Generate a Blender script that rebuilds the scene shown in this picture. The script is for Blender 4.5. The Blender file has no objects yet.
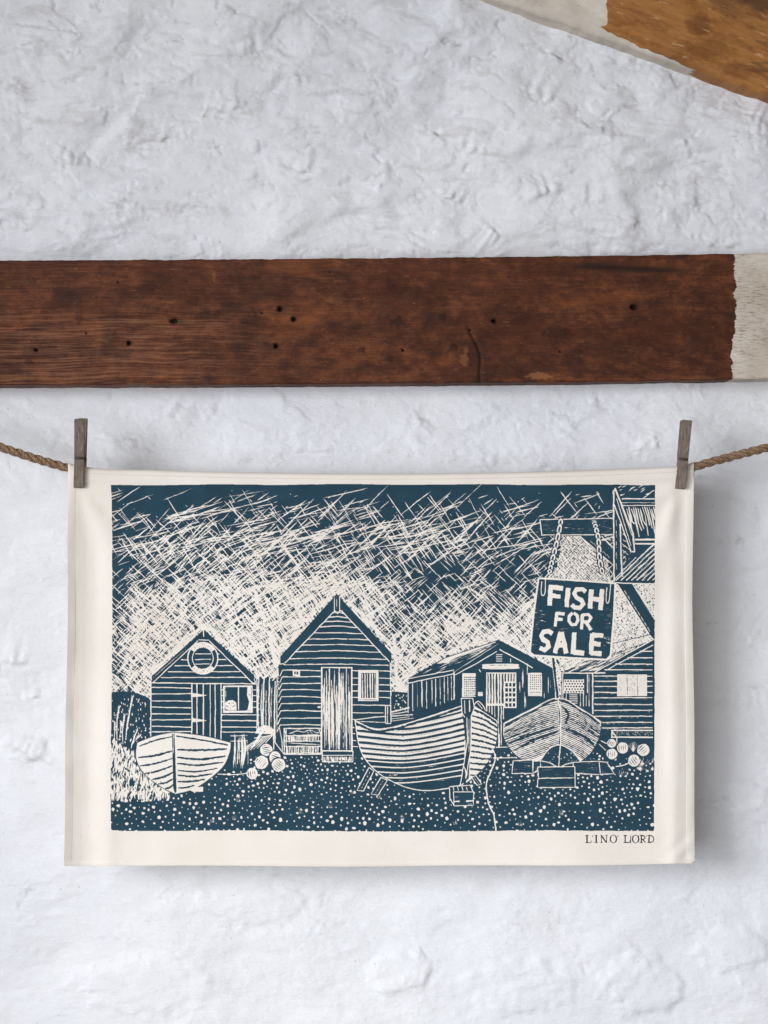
import math, random
import numpy as np

# ---------------------------------------------------------------- noise helpers
def _h(ix, iy, seed):
    n = (ix.astype(np.int64) * 374761393 + iy.astype(np.int64) * 668265263 + seed * 2147483647 * 31) & 0xffffffff
    n = ((n ^ (n >> 13)) * 1274126177) & 0xffffffff
    n = n ^ (n >> 16)
    return (n & 0xffffff) / float(0xffffff)

def perlin(x, y, seed=0):
    x = np.asarray(x, float); y = np.asarray(y, float)
    x, y = np.broadcast_arrays(x, y)
    x0 = np.floor(x); y0 = np.floor(y); fx = x - x0; fy = y - y0
    def g(dx, dy):
        a = _h(x0 + dx, y0 + dy, seed) * 2 * np.pi
        return np.cos(a) * (fx - dx) + np.sin(a) * (fy - dy)
    u = fx * fx * fx * (fx * (fx * 6 - 15) + 10); v = fy * fy * fy * (fy * (fy * 6 - 15) + 10)
    a = g(0, 0) * (1 - u) + g(1, 0) * u
    b = g(0, 1) * (1 - u) + g(1, 1) * u
    return (a * (1 - v) + b * v) * 1.5

def fbm(x, y, octaves=4, seed=0, gain=.5):
    s = 0; a = 1.0; f = 1.0
    for o in range(octaves):
        s = s + a * perlin(x * f + 17.3 * o, y * f - 9.1 * o, seed + o); a *= gain; f *= 2.03
    return s

def sstep(a, b, x):
    t = np.clip((x - a) / (b - a), 0, 1)
    return t * t * (3 - 2 * t)

# ---------------------------------------------------------------- block print, cut stroke by stroke
RS = 4                                   # raster cells per unit (one unit = 1.2 mm of cloth)
PX0, PY0, PX1, PY1 = 108, 482, 658, 833

class Block:
    """ink = 1, bare cloth = 0; shapes are cut in order, as a gouge would leave them"""
    def __init__(s, x0, y0, x1, y1, seed):
        s.x0, s.y0 = x0, y0
        s.a = np.zeros(((y1 - y0) * RS, (x1 - x0) * RS), np.uint8)
        s.r = random.Random(seed)

    def fill(s, pts, val):
        p = np.asarray(pts, float)
        X = (p[:, 0] - s.x0) * RS; Y = (p[:, 1] - s.y0) * RS
        H, W = s.a.shape
        ya = max(0, int(math.ceil(Y.min() - .5))); yb = min(H - 1, int(math.floor(Y.max() - .5)))
        if yb < ya: return
        rows = np.arange(ya, yb + 1) + .5
        X2 = np.roll(X, -1); Y2 = np.roll(Y, -1)
        dy = np.where(np.abs(Y2 - Y) < 1e-9, 1e-9, Y2 - Y)
        c = (Y[None, :] > rows[:, None]) != (Y2[None, :] > rows[:, None])
        xs = np.where(c, X[None, :] + (rows[:, None] - Y[None, :]) * ((X2 - X) / dy)[None, :], 1e9)
        xs.sort(axis=1)
        n = c.sum(axis=1)
        xi = np.clip(np.ceil(xs - .5), 0, W).astype(int)
        a = s.a
        for i in range(len(rows)):
            for k in range(0, n[i] - 1, 2):
                a[ya + i, xi[i, k]:xi[i, k + 1]] = val

    def line(s, pts, w=1.0, val=0, taper=0.0, wob=.25, step=5.0, jit=.18):
        """a gouge line: polyline with uneven width, optionally pointed ends"""
        r = s.r; q = [tuple(pts[0])]
        for (xa, ya), (xb, yb) in zip(pts[:-1], pts[1:]):
            L = math.hypot(xb - xa, yb - ya); n = max(1, int(L / step))
            for i in range(1, n + 1):
                j = jit if i < n else jit * .5
                q.append((xa + (xb - xa) * i / n + r.uniform(-j, j), ya + (yb - ya) * i / n + r.uniform(-j, j)))
        n = len(q); L = []; R = []
        for i, (x, y) in enumerate(q):
            xa, ya = q[max(0, i - 1)]; xb, yb = q[min(n - 1, i + 1)]
            d = math.hypot(xb - xa, yb - ya) or 1; nx, ny = -(yb - ya) / d, (xb - xa) / d
            t = i / max(1, n - 1)
            f = 1 - taper * (abs(2 * t - 1) ** 2.5)
            ww = w * .5 * f
            a = ww * (1 + r.uniform(-wob, wob)); b = ww * (1 + r.uniform(-wob, wob))
            L.append((x + nx * a, y + ny * a)); R.append((x - nx * b, y - ny * b))
        s.fill(L + R[::-1], val)

    def curve(s, pts, n=14):
        """Catmull-Rom through pts"""
        P = [pts[0]] + list(pts) + [pts[-1]]; out = []
        for i in range(1, len(P) - 2):
            p0, p1, p2, p3 = P[i - 1], P[i], P[i + 1], P[i + 2]
            for k in range(n):
                t = k / n
                out.append(tuple(.5 * ((2 * p1[j]) + (-p0[j] + p2[j]) * t + (2 * p0[j] - 5 * p1[j] + 4 * p2[j] - p3[j]) * t * t
                                       + (-p0[j] + 3 * p1[j] - 3 * p2[j] + p3[j]) * t ** 3) for j in (0, 1)))
        out.append(tuple(pts[-1])); return out

    def blob(s, x, y, rx, ry=None, val=0, n=9, j=.25):
        r = s.r; ry = ry or rx; o = r.uniform(0, 6)
        s.fill([(x + rx * math.cos(o + 6.2832 * k / n) * (1 + r.uniform(-j, j)), y + ry * math.sin(o + 6.2832 * k / n) * (1 + r.uniform(-j, j))) for k in range(n)], val)

    def mask(s, pts):
        keep = s.a; s.a = np.zeros_like(keep); s.fill(pts, 1); m = s.a.astype(bool); s.a = keep; return m

    def inside(s, pts, fn):
        """run fn but keep its cuts only inside the outline"""
        m = s.mask(pts); keep = s.a.copy(); fn(); s.a = np.where(m, s.a, keep)

    def box(s, x0, y0, x1, y1, val):
        r = s.r; j = .2
        s.fill([(x0 + r.uniform(-j, j), y0 + r.uniform(-j, j)), (x1 + r.uniform(-j, j), y0 + r.uniform(-j, j)),
                (x1 + r.uniform(-j, j), y1 + r.uniform(-j, j)), (x0 + r.uniform(-j, j), y1 + r.uniform(-j, j))], val)

    def rect(s, x0, y0, x1, y1, w=.9, val=0):
        for a, b in (((x0, y0), (x1, y0)), ((x1, y0), (x1, y1)), ((x1, y1), (x0, y1)), ((x0, y1), (x0, y0))): s.line([a, b], w, val)

    def hatch(s, pts, ang, gap, w, val=0, lmin=4, lmax=14, skip=.15, jang=3, jw=.35):
        """broken parallel cuts filling an outline; ang in degrees, y down"""
        r = s.r; p = np.asarray(pts, float); cx, cy = p.mean(0)
        R = np.hypot(p[:, 0] - cx, p[:, 1] - cy).max() + 2
        def go():
            d = -R
            while d < R:
                t = -R + r.uniform(0, lmax)
                while t < R:
                    l = r.uniform(lmin, lmax)
                    if r.random() > skip:
                        a = math.radians(ang + r.uniform(-jang, jang)); ca, sa = math.cos(a), math.sin(a)
                        dd = d + r.uniform(-.25, .25) * gap
                        c0, s0 = math.cos(math.radians(ang)), math.sin(math.radians(ang))
                        x = cx + c0 * t - s0 * dd; y = cy + s0 * t + c0 * dd
                        s.line([(x, y), (x + ca * l, y + sa * l)], w * (1 + r.uniform(-jw, jw)), val, taper=.6, step=6)
                    t += l + r.uniform(.3, 1.6)
                d += gap
        s.inside(pts, go)

    def stipple(s, pts, n, r0, r1, val):
        p = np.asarray(pts, float); a = p.min(0); b = p.max(0)
        def go():
            for _ in range(n): s.blob(s.r.uniform(a[0], b[0]), s.r.uniform(a[1], b[1]), s.r.uniform(r0, r1), None, val, 6)
        s.inside(pts, go)

def cut_block():
    B = Block(PX0, PY0, PX1, PY1, 11); r = B.r; L = B.line; C = B.curve
    c1 = lambda u, v: (104 + u / 4.656, 620 + v / 4.656)
    c2 = lambda u, v: (254 + u / 4.656, 590 + v / 4.656)
    c3 = lambda u, v: (390 + u / 5.393, 630 + v / 5.39)
    c4 = lambda u, v: (495 + u / 4.518, 640 + v / 4.518)
    c5 = lambda u, v: (515 + u / 5.12, 475 + v / 5.12)
    M = lambda c, *p: [c(u, v) for u, v in p]
    edge = [(110.8, 485)] + [(x, 485 + .35 * math.sin(x * .05) + r.uniform(-.2, .2) - .6 * math.sin((x - 111) / 544 * 3.14)) for x in range(120, 650, 9)] + [(655.2, 485)]
    edge += [(655.2 - (y - 485) * .003 + r.uniform(-.25, .25), y) for y in range(495, 828, 9)] + [(654.2, 831)]
    edge += [(x, 831 + r.uniform(-.3, .3) + .5 * math.sin(x * .02)) for x in range(645, 116, -9)] + [(111, 830)]
    edge += [(111.4 + .8 * math.sin((y - 485) / 345 * 5) + r.uniform(-.3, .3), y) for y in range(822, 494, -9)]
    B.fill(edge, 1); frame = B.a.astype(bool)

    # ---- sky: crossed gouge strokes, sparse and long above, dense and fine below
    darks = [(118, 610, 11, 75, .55), (165, 572, 26, 12, .3), (300, 560, 30, 14, .25), (432, 592, 24, 22, .5), (500, 598, 22, 20, .6), (468, 560, 40, 18, .35),
             (398, 632, 26, 20, .45), (520, 560, 20, 30, .5), (250, 590, 16, 14, .22), (385, 575, 22, 14, .3), (345, 545, 40, 10, .2), (560, 540, 40, 30, .5), (425, 652, 10, 12, .3)]
    brights = [(205, 615, 45, 22, .5), (262, 622, 22, 40, .45), (336, 588, 45, 22, .45), (405, 672, 16, 25, .7), (525, 655, 22, 16, .6), (480, 640, 40, 12, .35), (150, 665, 22, 25, .3), (300, 630, 20, 30, .3), (230, 560, 40, 20, .12)]
    def light(x, y):
        b = 1 / (1 + math.exp(-(y - 560 - 9 * math.sin(x * .017 + 1)) / 23.0))
        for X, Y, a, c, k in darks: b -= .7 * k * math.exp(-((x - X) / a) ** 2 - ((y - Y) / c) ** 2)
        for X, Y, a, c, k in brights: b += .75 * k * math.exp(-((x - X) / a) ** 2 - ((y - Y) / c) ** 2)
        return min(.97, max(0, b))
    def stroke(x, y, deg, l, w):
        a = math.radians(deg); dx, dy = math.cos(a) * l / 2, math.sin(a) * l / 2
        bx, by = -dy * r.uniform(-.03, .03), dx * r.uniform(-.03, .03)
        L([(x - dx, y - dy), (x + bx, y + by), (x + dx, y + dy)], w, 0, taper=.8, wob=.45, step=2.6, jit=.2)
    sky = [(108, 484), (657, 484), (657, 580), (657, 700), (545, 700), (480, 700), (400, 716), (391, 695), (150, 700), (130, 693), (108, 694)]
    def cut_sky():
        for _ in range(150):                     # long shallow strokes of the dark upper band
            x = r.uniform(105, 620); y = 491 + 62 * r.random() ** .75
            if y < 500 and r.random() < .45: continue
            for k in range(r.choice((1, 1, 2, 3))):
                stroke(x + r.uniform(-6, 6), y + k * r.uniform(1.6, 3.2), r.uniform(-22, -7), r.uniform(10, 48), r.uniform(.45, 1.1))
        for _ in range(215):
            x = r.uniform(108, 600); y = 494 + 75 * r.random() ** .8
            stroke(x, y, r.uniform(-50, -30), r.uniform(10, 46), r.uniform(.45, 1.05))
        for _ in range(190):
            x = r.uniform(108, 600); y = 494 + 75 * r.random() ** .7
            stroke(x, y, r.uniform(46, 64), r.uniform(8, 34), r.uniform(.45, 1.05))
        for _ in range(260):                     # tiny chatter marks
            stroke(r.uniform(110, 640), 488 + 70 * r.random() ** .6, r.choice((-15, -40, 52)) + r.uniform(-8, 8), r.uniform(1.5, 6), r.uniform(.4, .8))
        for i in range(15000):                    # the fine crosshatch lower down
            x = r.uniform(106, 657); y = r.uniform(512, 700); k = light(x, y)
            if r.random() > .04 + k * k * .98: continue
            d = (47, -41, 50, -38, -14)[i % 5] if y < 590 else (47, -41, 50, -39, 55)[i % 5]
            d += 7 * math.sin(x * .02 + y * .013)
            stroke(x, y, d + r.uniform(-4, 4), r.uniform(5, 24) * (1.15 - .3 * k), .48 + .40 * k * r.uniform(.6, 1.3))
        for i in range(3600):                    # finest cuts towards the horizon, only flecks of ink left between them
            x = r.uniform(108, 657); y = 572 + 128 * r.random(); k = light(x, y)
            if k < .6 + .35 * r.random(): continue
            stroke(x, y, (46, -40)[i % 2] + 7 * math.sin(x * .02 + y * .013) + r.uniform(-3, 3), r.uniform(4, 15), r.uniform(.5, .95))
        for i in range(5200):                    # flecks of block left standing between the fine cuts
            x = r.uniform(110, 657); y = r.uniform(545, 700); k = light(x, y)
            if k < .55 or r.random() > 1.25 - .75 * k: continue
            a = math.radians((46, -40)[r.random() < .4] + 7 * math.sin(x * .02 + y * .013) + r.uniform(-5, 5)); l = r.uniform(.5, 1.5)
            L([(x - math.cos(a) * l * .5, y - math.sin(a) * l * .5), (x + math.cos(a) * l * .5, y + math.sin(a) * l * .5)], r.uniform(.55, 1.0), 1, taper=.4, step=3)
    B.inside(sky, cut_sky)
    # pale halo close above the roofs
    for pts, w in (([(149, 678), (203.9, 627), (257, 675)], 4), ([(277, 656), (336.7, 591), (394, 655)], 5), ([(405, 678), (444, 655), (498.5, 638), (553, 672)], 3), ([(394, 640), (397, 690), (404, 694)], 6), ([(270, 640), (275, 665)], 4)):
        for _ in range(70):
            i = r.randrange(len(pts) - 1); t = r.random(); (xa, ya), (xb, yb) = pts[i], pts[i + 1]
            x, y = xa + (xb - xa) * t, ya + (yb - ya) * t; o = r.uniform(-.5, w * 1.3)
            stroke(x + r.uniform(-1, 1), y - o, math.degrees(math.atan2(yb - ya, xb - xa)) + r.uniform(-9, 9), r.uniform(5, 13), r.uniform(.8, 1.8))

    # ---- dune and hedge behind the left hut
    B.fill([(108, 693)] + C(M(c1, (30, 337), (90, 333), (150, 340), (215, 366))) + [(151, 800), (108, 800)], 1)
    for _ in range(75):
        x, y = r.uniform(112, 150), r.uniform(696, 745); L([(x, y), (x + r.uniform(-.2, .3), y + r.uniform(1, 2.3))], r.uniform(.6, 1.1), 0, wob=.3)
    B.fill(M(c2, (640, 472), (718, 478), (720, 600), (640, 600)), 1)
    for _ in range(26): x, y = r.uniform(392.5, 407), r.uniform(694, 712); L([(x, y), (x, y + r.uniform(.8, 1.8))], .8, 0)

    # ---- posts between the two huts
    B.fill([(256, 681), (260, 676), (264, 680), (268, 676), (273, 681), (278, 676), (280, 770), (254, 770)], 1)
    for x, y0, y1, w in ((258.3, 676, 731, 1.2), (261.5, 684, 728, .8), (263.4, 679, 730, 1.4), (266, 690, 727, .7), (269.2, 677, 733, 1.3), (271.2, 688, 730, .7), (274.8, 681, 742, 1.5), (277, 665, 733, .9)):
        L([(x + .6, y0), (x - .3, (y0 + y1) / 2), (x, y1)], w, 0, taper=.3, wob=.5)
    for _ in range(16): x, y = r.uniform(257, 276), r.uniform(680, 725); L([(x, y), (x + r.uniform(-1, 1), y + r.uniform(2, 5))], .6, 0, taper=.6)
    for y in (690, 696.5, 703, 709, 715, 722): L([(256.9, y), (259.5, y + .3)], .8, 0)

    # ---- left hut
    B.fill(M(c1, (222, 262), (465, 44), (700, 258), (697, 300), (713, 300), (713, 600), (217, 600), (217, 297), (222, 297)), 1)
    L(M(c1, (228, 291), (438, 96)), .9); L(M(c1, (490, 97), (697, 297)), 1.0); L(M(c1, (222, 275), (380, 135)), .45, taper=.5)
    L(M(c1, (224, 292), (470, 296), (697, 297)), 1.0)
    for v, a, b in ((134, 415, 512), (158, 388, 538), (184, 358, 570), (212, 328, 600), (240, 297, 634), (267, 264, 662)): L(M(c1, (a, v + 1), (b, v)), .85)
    L(M(c1, (440, 92), (490, 94)), .8); L(M(c1, (463, 42), (464, 78)), 1.1)
    cx, cy = c1(460, 178)                                        # life ring: pale above and below, dark at the sides
    ring = lambda rx, ry, a0=0, a1=360, n=40: [(cx + rx * math.cos(math.radians(a0 + (a1 - a0) * k / n)), cy + ry * math.sin(math.radians(a0 + (a1 - a0) * k / n))) for k in range(n + 1)]
    B.fill(ring(15.6, 16.4), 0); B.fill(ring(14.4, 15.2), 1)
    for a0, a1 in ((215, 325), (40, 140)): B.fill(ring(14.8, 15.6, a0, a1) + ring(10, 10.6, a1, a0), 0)
    for a0 in (148, -32): B.fill(ring(13.6, 14.4, a0, a0 + 64) + ring(11.4, 12, a0 + 64, a0), 1)
    L(ring(10.4, 11), .8)
    for k in range(26):
        a = r.choice((r.uniform(220, 320), r.uniform(45, 135))); q = r.uniform(10.8, 14.3); B.blob(cx + q * math.cos(math.radians(a)), cy + q * math.sin(math.radians(a)), .5, None, 1, 5)
    for v in (158, 184, 206): L(M(c1, (424, v), (498, v - 1)), .7)
    L(M(c1, (219, 297), (218, 420), (217, 545)), 1.0); L(M(c1, (711, 262), (713, 400), (712, 525)), 1.0)
    for v in (313, 345, 376, 405, 437, 465, 495, 521): L(M(c1, (222, v), (405, v + r.uniform(-3, 5))), .8 + r.uniform(0, .25), wob=.35)
    for u, w in ((409, 1.3), (432, 1.0), (462, 1.1), (494, .7), (517, .9), (545, 1.0)): L(M(c1, (u, 298), (u + 1, 420), (u, 555)), w)
    for v in (350, 467): B.fill(M(c1, (411, v - 10), (440, v - 6), (483, v + 1), (440, v + 7), (411, v + 9)), 0)
    for v, b in ((325, 0), (352, 0), (380, 0), (407, 0)): L(M(c1, (694, v), (712, v)), .8); L(M(c1, (545, v), (556, v)), .8)
    for v in (441, 468, 498, 521): L(M(c1, (546, v), (710, v + 1)), .9)
    B.box(*c1(553, 305), *c1(692, 432), 0); B.box(*c1(563, 311), *c1(686, 420), 1)
    L(M(c1, (626, 311), (626, 418)), 1.1); L(M(c1, (566, 313), (566, 420)), .4)
    B.fill(M(c1, (668, 311), (684, 311), (686, 420), (668, 420), (676, 380), (666, 350)), 0); L(M(c1, (672, 345), (682, 350)), .7, 1)
    B.fill(M(c1, (566, 421), (563, 388), (580, 374), (600, 373), (616, 385), (617, 421)), 0); B.stipple(M(c1, (566, 421), (566, 385), (615, 380), (617, 421)), 28, .3, .6, 1)
    L(M(c1, (562, 421), (690, 421)), .4, 1)

    # ---- tall hut
    B.fill(M(c2, (122, 310), (385, 18), (641, 296), (638, 338), (634, 345), (637, 760), (150, 770), (97, 700), (118, 650), (115, 343), (122, 343)), 1)
    L(M(c2, (143, 341), (374, 98)), 1.0); L(M(c2, (406, 95), (632, 336)), 1.0)
    for u in (375, 398): L(M(c2, (u, 34), (u - 1 if u < 390 else u + 1, 96)), .8)
    L(M(c2, (374, 96), (390, 110), (404, 94)), 1.1); L(M(c2, (386, 28), (386, 92)), .4)
    for v in (107, 127, 147, 172, 200, 229, 257, 287, 320, 348):
        a = 143 + (341 - v) * (374 - 143) / (341 - 98) if v < 341 else 139; b = 406 + (v - 95) * (632 - 406) / (336 - 95) if v < 336 else 628
        L(M(c2, (a, v), ((a + b) / 2, v - 3 + r.uniform(-2, 2)), (b, v + 3)), .85, wob=.4)
    L(M(c2, (116, 345), (140, 343)), .9)
    vs = (373, 404, 435, 465, 497, 530, 562, 597, 628)
    for i, v in enumerate(vs):
        u = 133 - i * 1.4
        L(M(c2, (u, v), (230, v + r.uniform(-3, 2)), (311, v + r.uniform(-2, 4))), .9, wob=.4)
        L(M(c2, (u, v), (u - 13, v + 29)), .8)
    L(M(c2, (634, 340), (636, 500), (637, 560)), .8); L(M(c2, (118, 640), (130, 700), (133, 750)), .7)
    B.box(*c2(180, 374), *c2(214, 400), 0); B.box(*c2(187, 380), *c2(206, 393), 1); L(M(c2, (196, 380), (196, 393)), .7)
    B.box(*c2(312, 358), *c2(459, 750), 0); B.box(*c2(318, 364), *c2(452, 746), 1)
    for k in range(17):
        u = 321 + k * 7.9
        for t in range(r.choice((1, 2, 2, 3))):
            a = r.uniform(366, 520); b = min(744, a + r.uniform(120, 380))
            L(M(c2, (u + r.uniform(-2, 2), a), (u + r.uniform(-3, 3), (a + b) / 2), (u + r.uniform(-2, 2), b)), r.uniform(.4, 1.2), 0, taper=.6, wob=.5)
    L(M(c2, (351, 366), (351, 744)), 1.1); L(M(c2, (397, 366), (397, 744)), 1.0); L(M(c2, (430, 366), (431, 744)), .9)
    B.blob(*c2(302, 545), 1.6, 1); L(M(c2, (300, 545), (316, 545)), .8)
    B.rect(*c2(318, 750), *c2(461, 800), .9); L(M(c2, (318, 770), (461, 770)), .8)
    for u in range(326, 458, 7): L(M(c2, (u, 776), (u, 795)), 1.0 if u % 3 else .5)
    B.box(*c2(485, 372), *c2(580, 516), 0); B.box(*c2(500, 387), *c2(569, 503), 1)
    for u in (505, 517, 528, 541, 551, 563): L(M(c2, (u, 389), (u + 1, 502)), r.uniform(.6, 1.2), wob=.4)
    L(M(c2, (489, 510), (577, 512)), .5, 1)
    for v in (376, 410, 441, 470, 500): L(M(c2, (459, v), (484, v)), .8); L(M(c2, (582, v), (636, v + 2)), .85)
    for v, b in ((535, 612), (571, 606), (602, 475), (640, 473), (668, 476), (700, 480), (728, 486)): L(M(c2, (459, v), (b, v + 2)), .8)
    # fish crates beside the door
    B.rect(*c2(140, 645), *c2(312, 765), .9); L(M(c2, (140, 645), (300, 643), (312, 676), (150, 678), (140, 645)), .9)
    B.hatch(M(c2, (150, 650), (296, 648), (304, 672), (156, 674)), 2, 1.3, .8, 0, 4, 14, .3)
    L(M(c2, (165, 668), (200, 655), (230, 662), (265, 651)), .7)
    for y0, y1 in ((681, 702), (730, 758)):
        L(M(c2, (142, y0 - 2), (310, y0 - 2)), .8); L(M(c2, (142, y1 + 2), (310, y1 + 2)), .8)
        for u in range(152, 306, 7): L(M(c2, (u + r.uniform(-1, 1), y0), (u + r.uniform(-2, 2), y1)), r.uniform(.5, 1.1), wob=.4)
    L(M(c2, (160, 712), (305, 720)), .8, taper=.5); L(M(c2, (97, 660), (97, 708), (140, 765)), .9); L(M(c2, (150, 650), (150, 760)), .7)

    # ---- net heap, creel, grass tuft, floats between the huts
    B.fill(C(M(c2, (5, 668), (20, 642), (55, 630), (92, 650), (100, 672))) , 0); B.stipple(M(c2, (5, 668), (20, 642), (55, 630), (92, 650), (100, 672)), 22, .3, .6, 1)
    for k in range(7): L(M(c2, (95 - k * 13, 668 + k * 4), (30 - k * 16, 735 + k * 3)), .8, taper=.4)
    L(M(c2, (0, 690), (85, 676)), .8); L(M(c2, (90, 665), (92, 745)), .9)
    for k in range(17):
        x = r.uniform(231.5, 247); L([(x, 735 + r.uniform(-2, 4)), (x + r.uniform(-1, 1), 750), (x + r.uniform(-2, 2), 766 + r.uniform(-5, 3))], r.uniform(.5, 1.2), taper=.6, wob=.4)
    for v in (540, 565): L(M(c1, (588, v), (668, v - 3)), .7)
    for k in range(9): L(M(c1, (680 + k * 6, 610 - k * 12), (735 + k * 4, 530 - k * 5)), r.uniform(.6, 1), taper=.6)
    def ball(x, y, q, lines=5):
        B.blob(x, y, q + 1, None, 1, 16, .04); B.blob(x, y, q, None, 0, 16, .06)
        a = r.uniform(0, 3)
        for k in range(lines):
            o = (k - lines / 2 + .5) * q * 1.5 / lines; h = .75 * math.sqrt(max(0, q * q - o * o))
            p = lambda t, o=o: (x + math.cos(a) * t - math.sin(a) * (o + .12 * q * (1 - (t / q) ** 2)), y + math.sin(a) * t + math.cos(a) * (o + .12 * q * (1 - (t / q) ** 2)))
            L([p(-h), p(0), p(h)], r.uniform(.5, .9), 1, taper=.6, wob=.5)
    for u, v, q in ((57, 745, 6.2), (35, 803, 6.8), (98, 780, 6), (115, 814, 6.8)): ball(*c2(u, v), q)
    L(M(c1, (530, 717), (600, 720), (668, 714)), .9); ball(*c1(690, 715), 5.6, 4)

    # ---- pebble beach
    pts = []; cell = {}
    def far(x, y, d):
        i, j = int(x / 4), int(y / 4)
        for a in range(i - 2, i + 3):
            for b in range(j - 2, j + 3):
                for X, Y in cell.get((a, b), ()):
                    if (X - x) ** 2 + (Y - y) ** 2 < d * d: return False
        return True
    for _ in range(30000):
        x, y = r.uniform(111, 656), r.uniform(752, 832)
        if y < 770 and (x < 250 or (260 < x < 282)): continue
        if y < 757 and x < 400: continue
        n = sstep(.15, .5, perlin(x * .03, y * .05, 5)); d = 3.2 + 1.9 * (y - 750) / 80 + 1.1 * float(n)
        if not far(x, y, d): continue
        cell.setdefault((int(x / 4), int(y / 4)), []).append((x, y))
        big = .45 + .55 * (y - 752) / 80 + (.25 if x > 560 and y < 800 else 0)
        q = r.choice((.55, .7, .85, 1.0, 1.2, 1.6)) * (.70 + .48 * big)
        B.blob(x, y, q, q * r.uniform(.7, 1.25), 0, r.choice((4, 5, 6)), .3)
    for x, y in ((238, 800), (212, 821), (234, 818), (353, 792), (379, 797), (402, 818), (561, 813), (455, 823), (301, 812), (520, 824), (330, 806)):
        for k in range(4): L([(x + k * 1.3 - 2, y - r.uniform(1.5, 4.5)), (x + k * .9 - 1, y + 2)], .8, taper=.6)

    # ---- marram grass in the left corner
    for _ in range(1150):
        x = 111 + 58 * r.random() ** 1.25; top = 742 + (x - 111) * .62; y = r.uniform(top, 803 - abs(x - 135) * .05)
        if r.random() < .25 * (x - 111) / 58: continue
        a = math.radians(r.gauss(-84, 13)); l = r.uniform(3.5, 8)
        L([(x, y), (x + math.cos(a) * l, y + math.sin(a) * l)], r.uniform(.7, 1.4), 0 if r.random() < .8 else 1, taper=.6, wob=.4, step=2)
    for p, w in ((((100, 560), (112, 470), (125, 400), (134, 358)), 1.9), (((60, 560), (60, 480), (66, 430), (74, 405)), 1.7), (((88, 580), (86, 520), (92, 470), (97, 445)), 1.5), (((46, 560), (50, 520), (50, 480)), 1.1), (((125, 600), (140, 550), (156, 512)), 1.7), (((130, 580), (150, 556), (170, 540)), 1.0), (((70, 560), (78, 510), (80, 480)), .9)):
        L(C(M(c1, *p), 5), w * .7, 0, taper=.6, wob=.5, step=2)
        q = C(M(c1, *p), 6)
        for i in range(len(q) // 2, len(q)):
            for sgn in (-1, 1): L([q[i], (q[i][0] + sgn * r.uniform(.5, 1.5), q[i][1] - r.uniform(1.5, 3.2))], .8, 0, taper=.5)

    # ---- left boat
    hull = C(M(c1, (155, 572), (240, 540), (322, 524))) + C(M(c1, (322, 524), (460, 540), (590, 572))) + C(M(c1, (590, 572), (583, 620), (545, 692), (430, 780), (332, 810))) + C(M(c1, (332, 810), (250, 766), (180, 705), (150, 640), (155, 572)))
    cxh, cyh = c1(360, 660)
    B.fill([(cxh + (x - cxh) * 1.025, cyh + (y - cyh) * 1.03) for x, y in hull], 1); B.fill(hull, 0)
    L(C(M(c1, (336, 540), (450, 558), (578, 582))), 1.5, 1, wob=.4); L(C(M(c1, (318, 543), (240, 560), (165, 588))), 1.6, 1, wob=.4, taper=.4)
    for a, m, b in (((340, 604), (450, 606), (572, 600)), ((340, 640), (450, 648), (566, 634)), ((340, 668), (440, 676), (556, 662)), ((342, 700), (430, 706), (530, 690)), ((342, 722), (420, 728), (505, 716)), ((342, 752), (400, 752), (470, 742)), ((345, 782), (380, 780), (420, 770))):
        L(C(M(c1, a, m, b)), r.uniform(1.6, 2.3), 1, taper=.4, wob=.4)
    for a, b in (((318, 610), (158, 640)), ((318, 644), (165, 680)), ((318, 678), (188, 716)), ((320, 710), (225, 742)), ((320, 740), (252, 764)), ((322, 768), (285, 784))):
        L(C(M(c1, a, ((a[0] + b[0]) / 2, (a[1] + b[1]) / 2 + 6), b)), r.uniform(1.6, 2.2), 1, taper=.45, wob=.4)
    B.fill(M(c1, (317, 530), (328, 528), (338, 800), (330, 808), (322, 780)), 1); L(M(c1, (322, 524), (324, 560), (322, 620)), .5, 0)
    for _ in range(44):
        u, v = r.choice((r.uniform(345, 540), r.uniform(180, 300))), r.uniform(560, 750); L(M(c1, (u, v), (u + r.uniform(8, 35), v + r.uniform(-2, 3))), r.uniform(.3, .65), 1, taper=.8)
    B.fill(M(c1, (395, 786), (430, 778), (462, 776), (461, 800), (410, 799)), 0)
    for _ in range(90):                          # grass in front of the hull
        x = r.uniform(122, 165); y = r.uniform(758 + (x - 122) * .55, 800); a = math.radians(r.gauss(-88, 18)); l = r.uniform(2.5, 5)
        L([(x, y), (x + math.cos(a) * l, y + math.sin(a) * l)], r.uniform(.5, 1.0), r.choice((0, 0, 1)), taper=.7, step=2)

    # ---- third hut
    B.fill(M(c3, (95, 262), (295, 150), (585, 52), (750, 138), (890, 212), (890, 700), (95, 460)), 1)
    roof = M(c3, (150, 243), (298, 152), (560, 66), (588, 62), (345, 214), (110, 262))
    def slates():
        B.fill(M(c3, (245, 182), (298, 148), (585, 56), (470, 118), (330, 175)), 0)
        for k in range(46):
            t = r.random(); u = 150 + 380 * t; v = 245 - 150 * t + r.uniform(-12, 42) * (1.1 - t)
            l = r.uniform(20, 90); L(M(c3, (u, v), (u + l, v - l * r.uniform(.42, .56))), r.uniform(.5, 1.3), 0 if r.random() < .7 else 1, taper=.7, wob=.5)
        for k in range(5): L(M(c3, (330 - k * 12, 164 + k * 11), (575 - k * 45, 68 + k * 26)), .7, 1, taper=.3)
    B.inside(roof, slates)
    L(M(c3, (298, 150), (583, 57)), .8, 1); L(M(c3, (320, 148), (570, 64)), .9, 0)
    L(M(c3, (98, 262), (345, 216)), .9); L(M(c3, (98, 286), (345, 236)), 1.0); L(M(c3, (96, 262), (98, 455)), .8)
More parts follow.
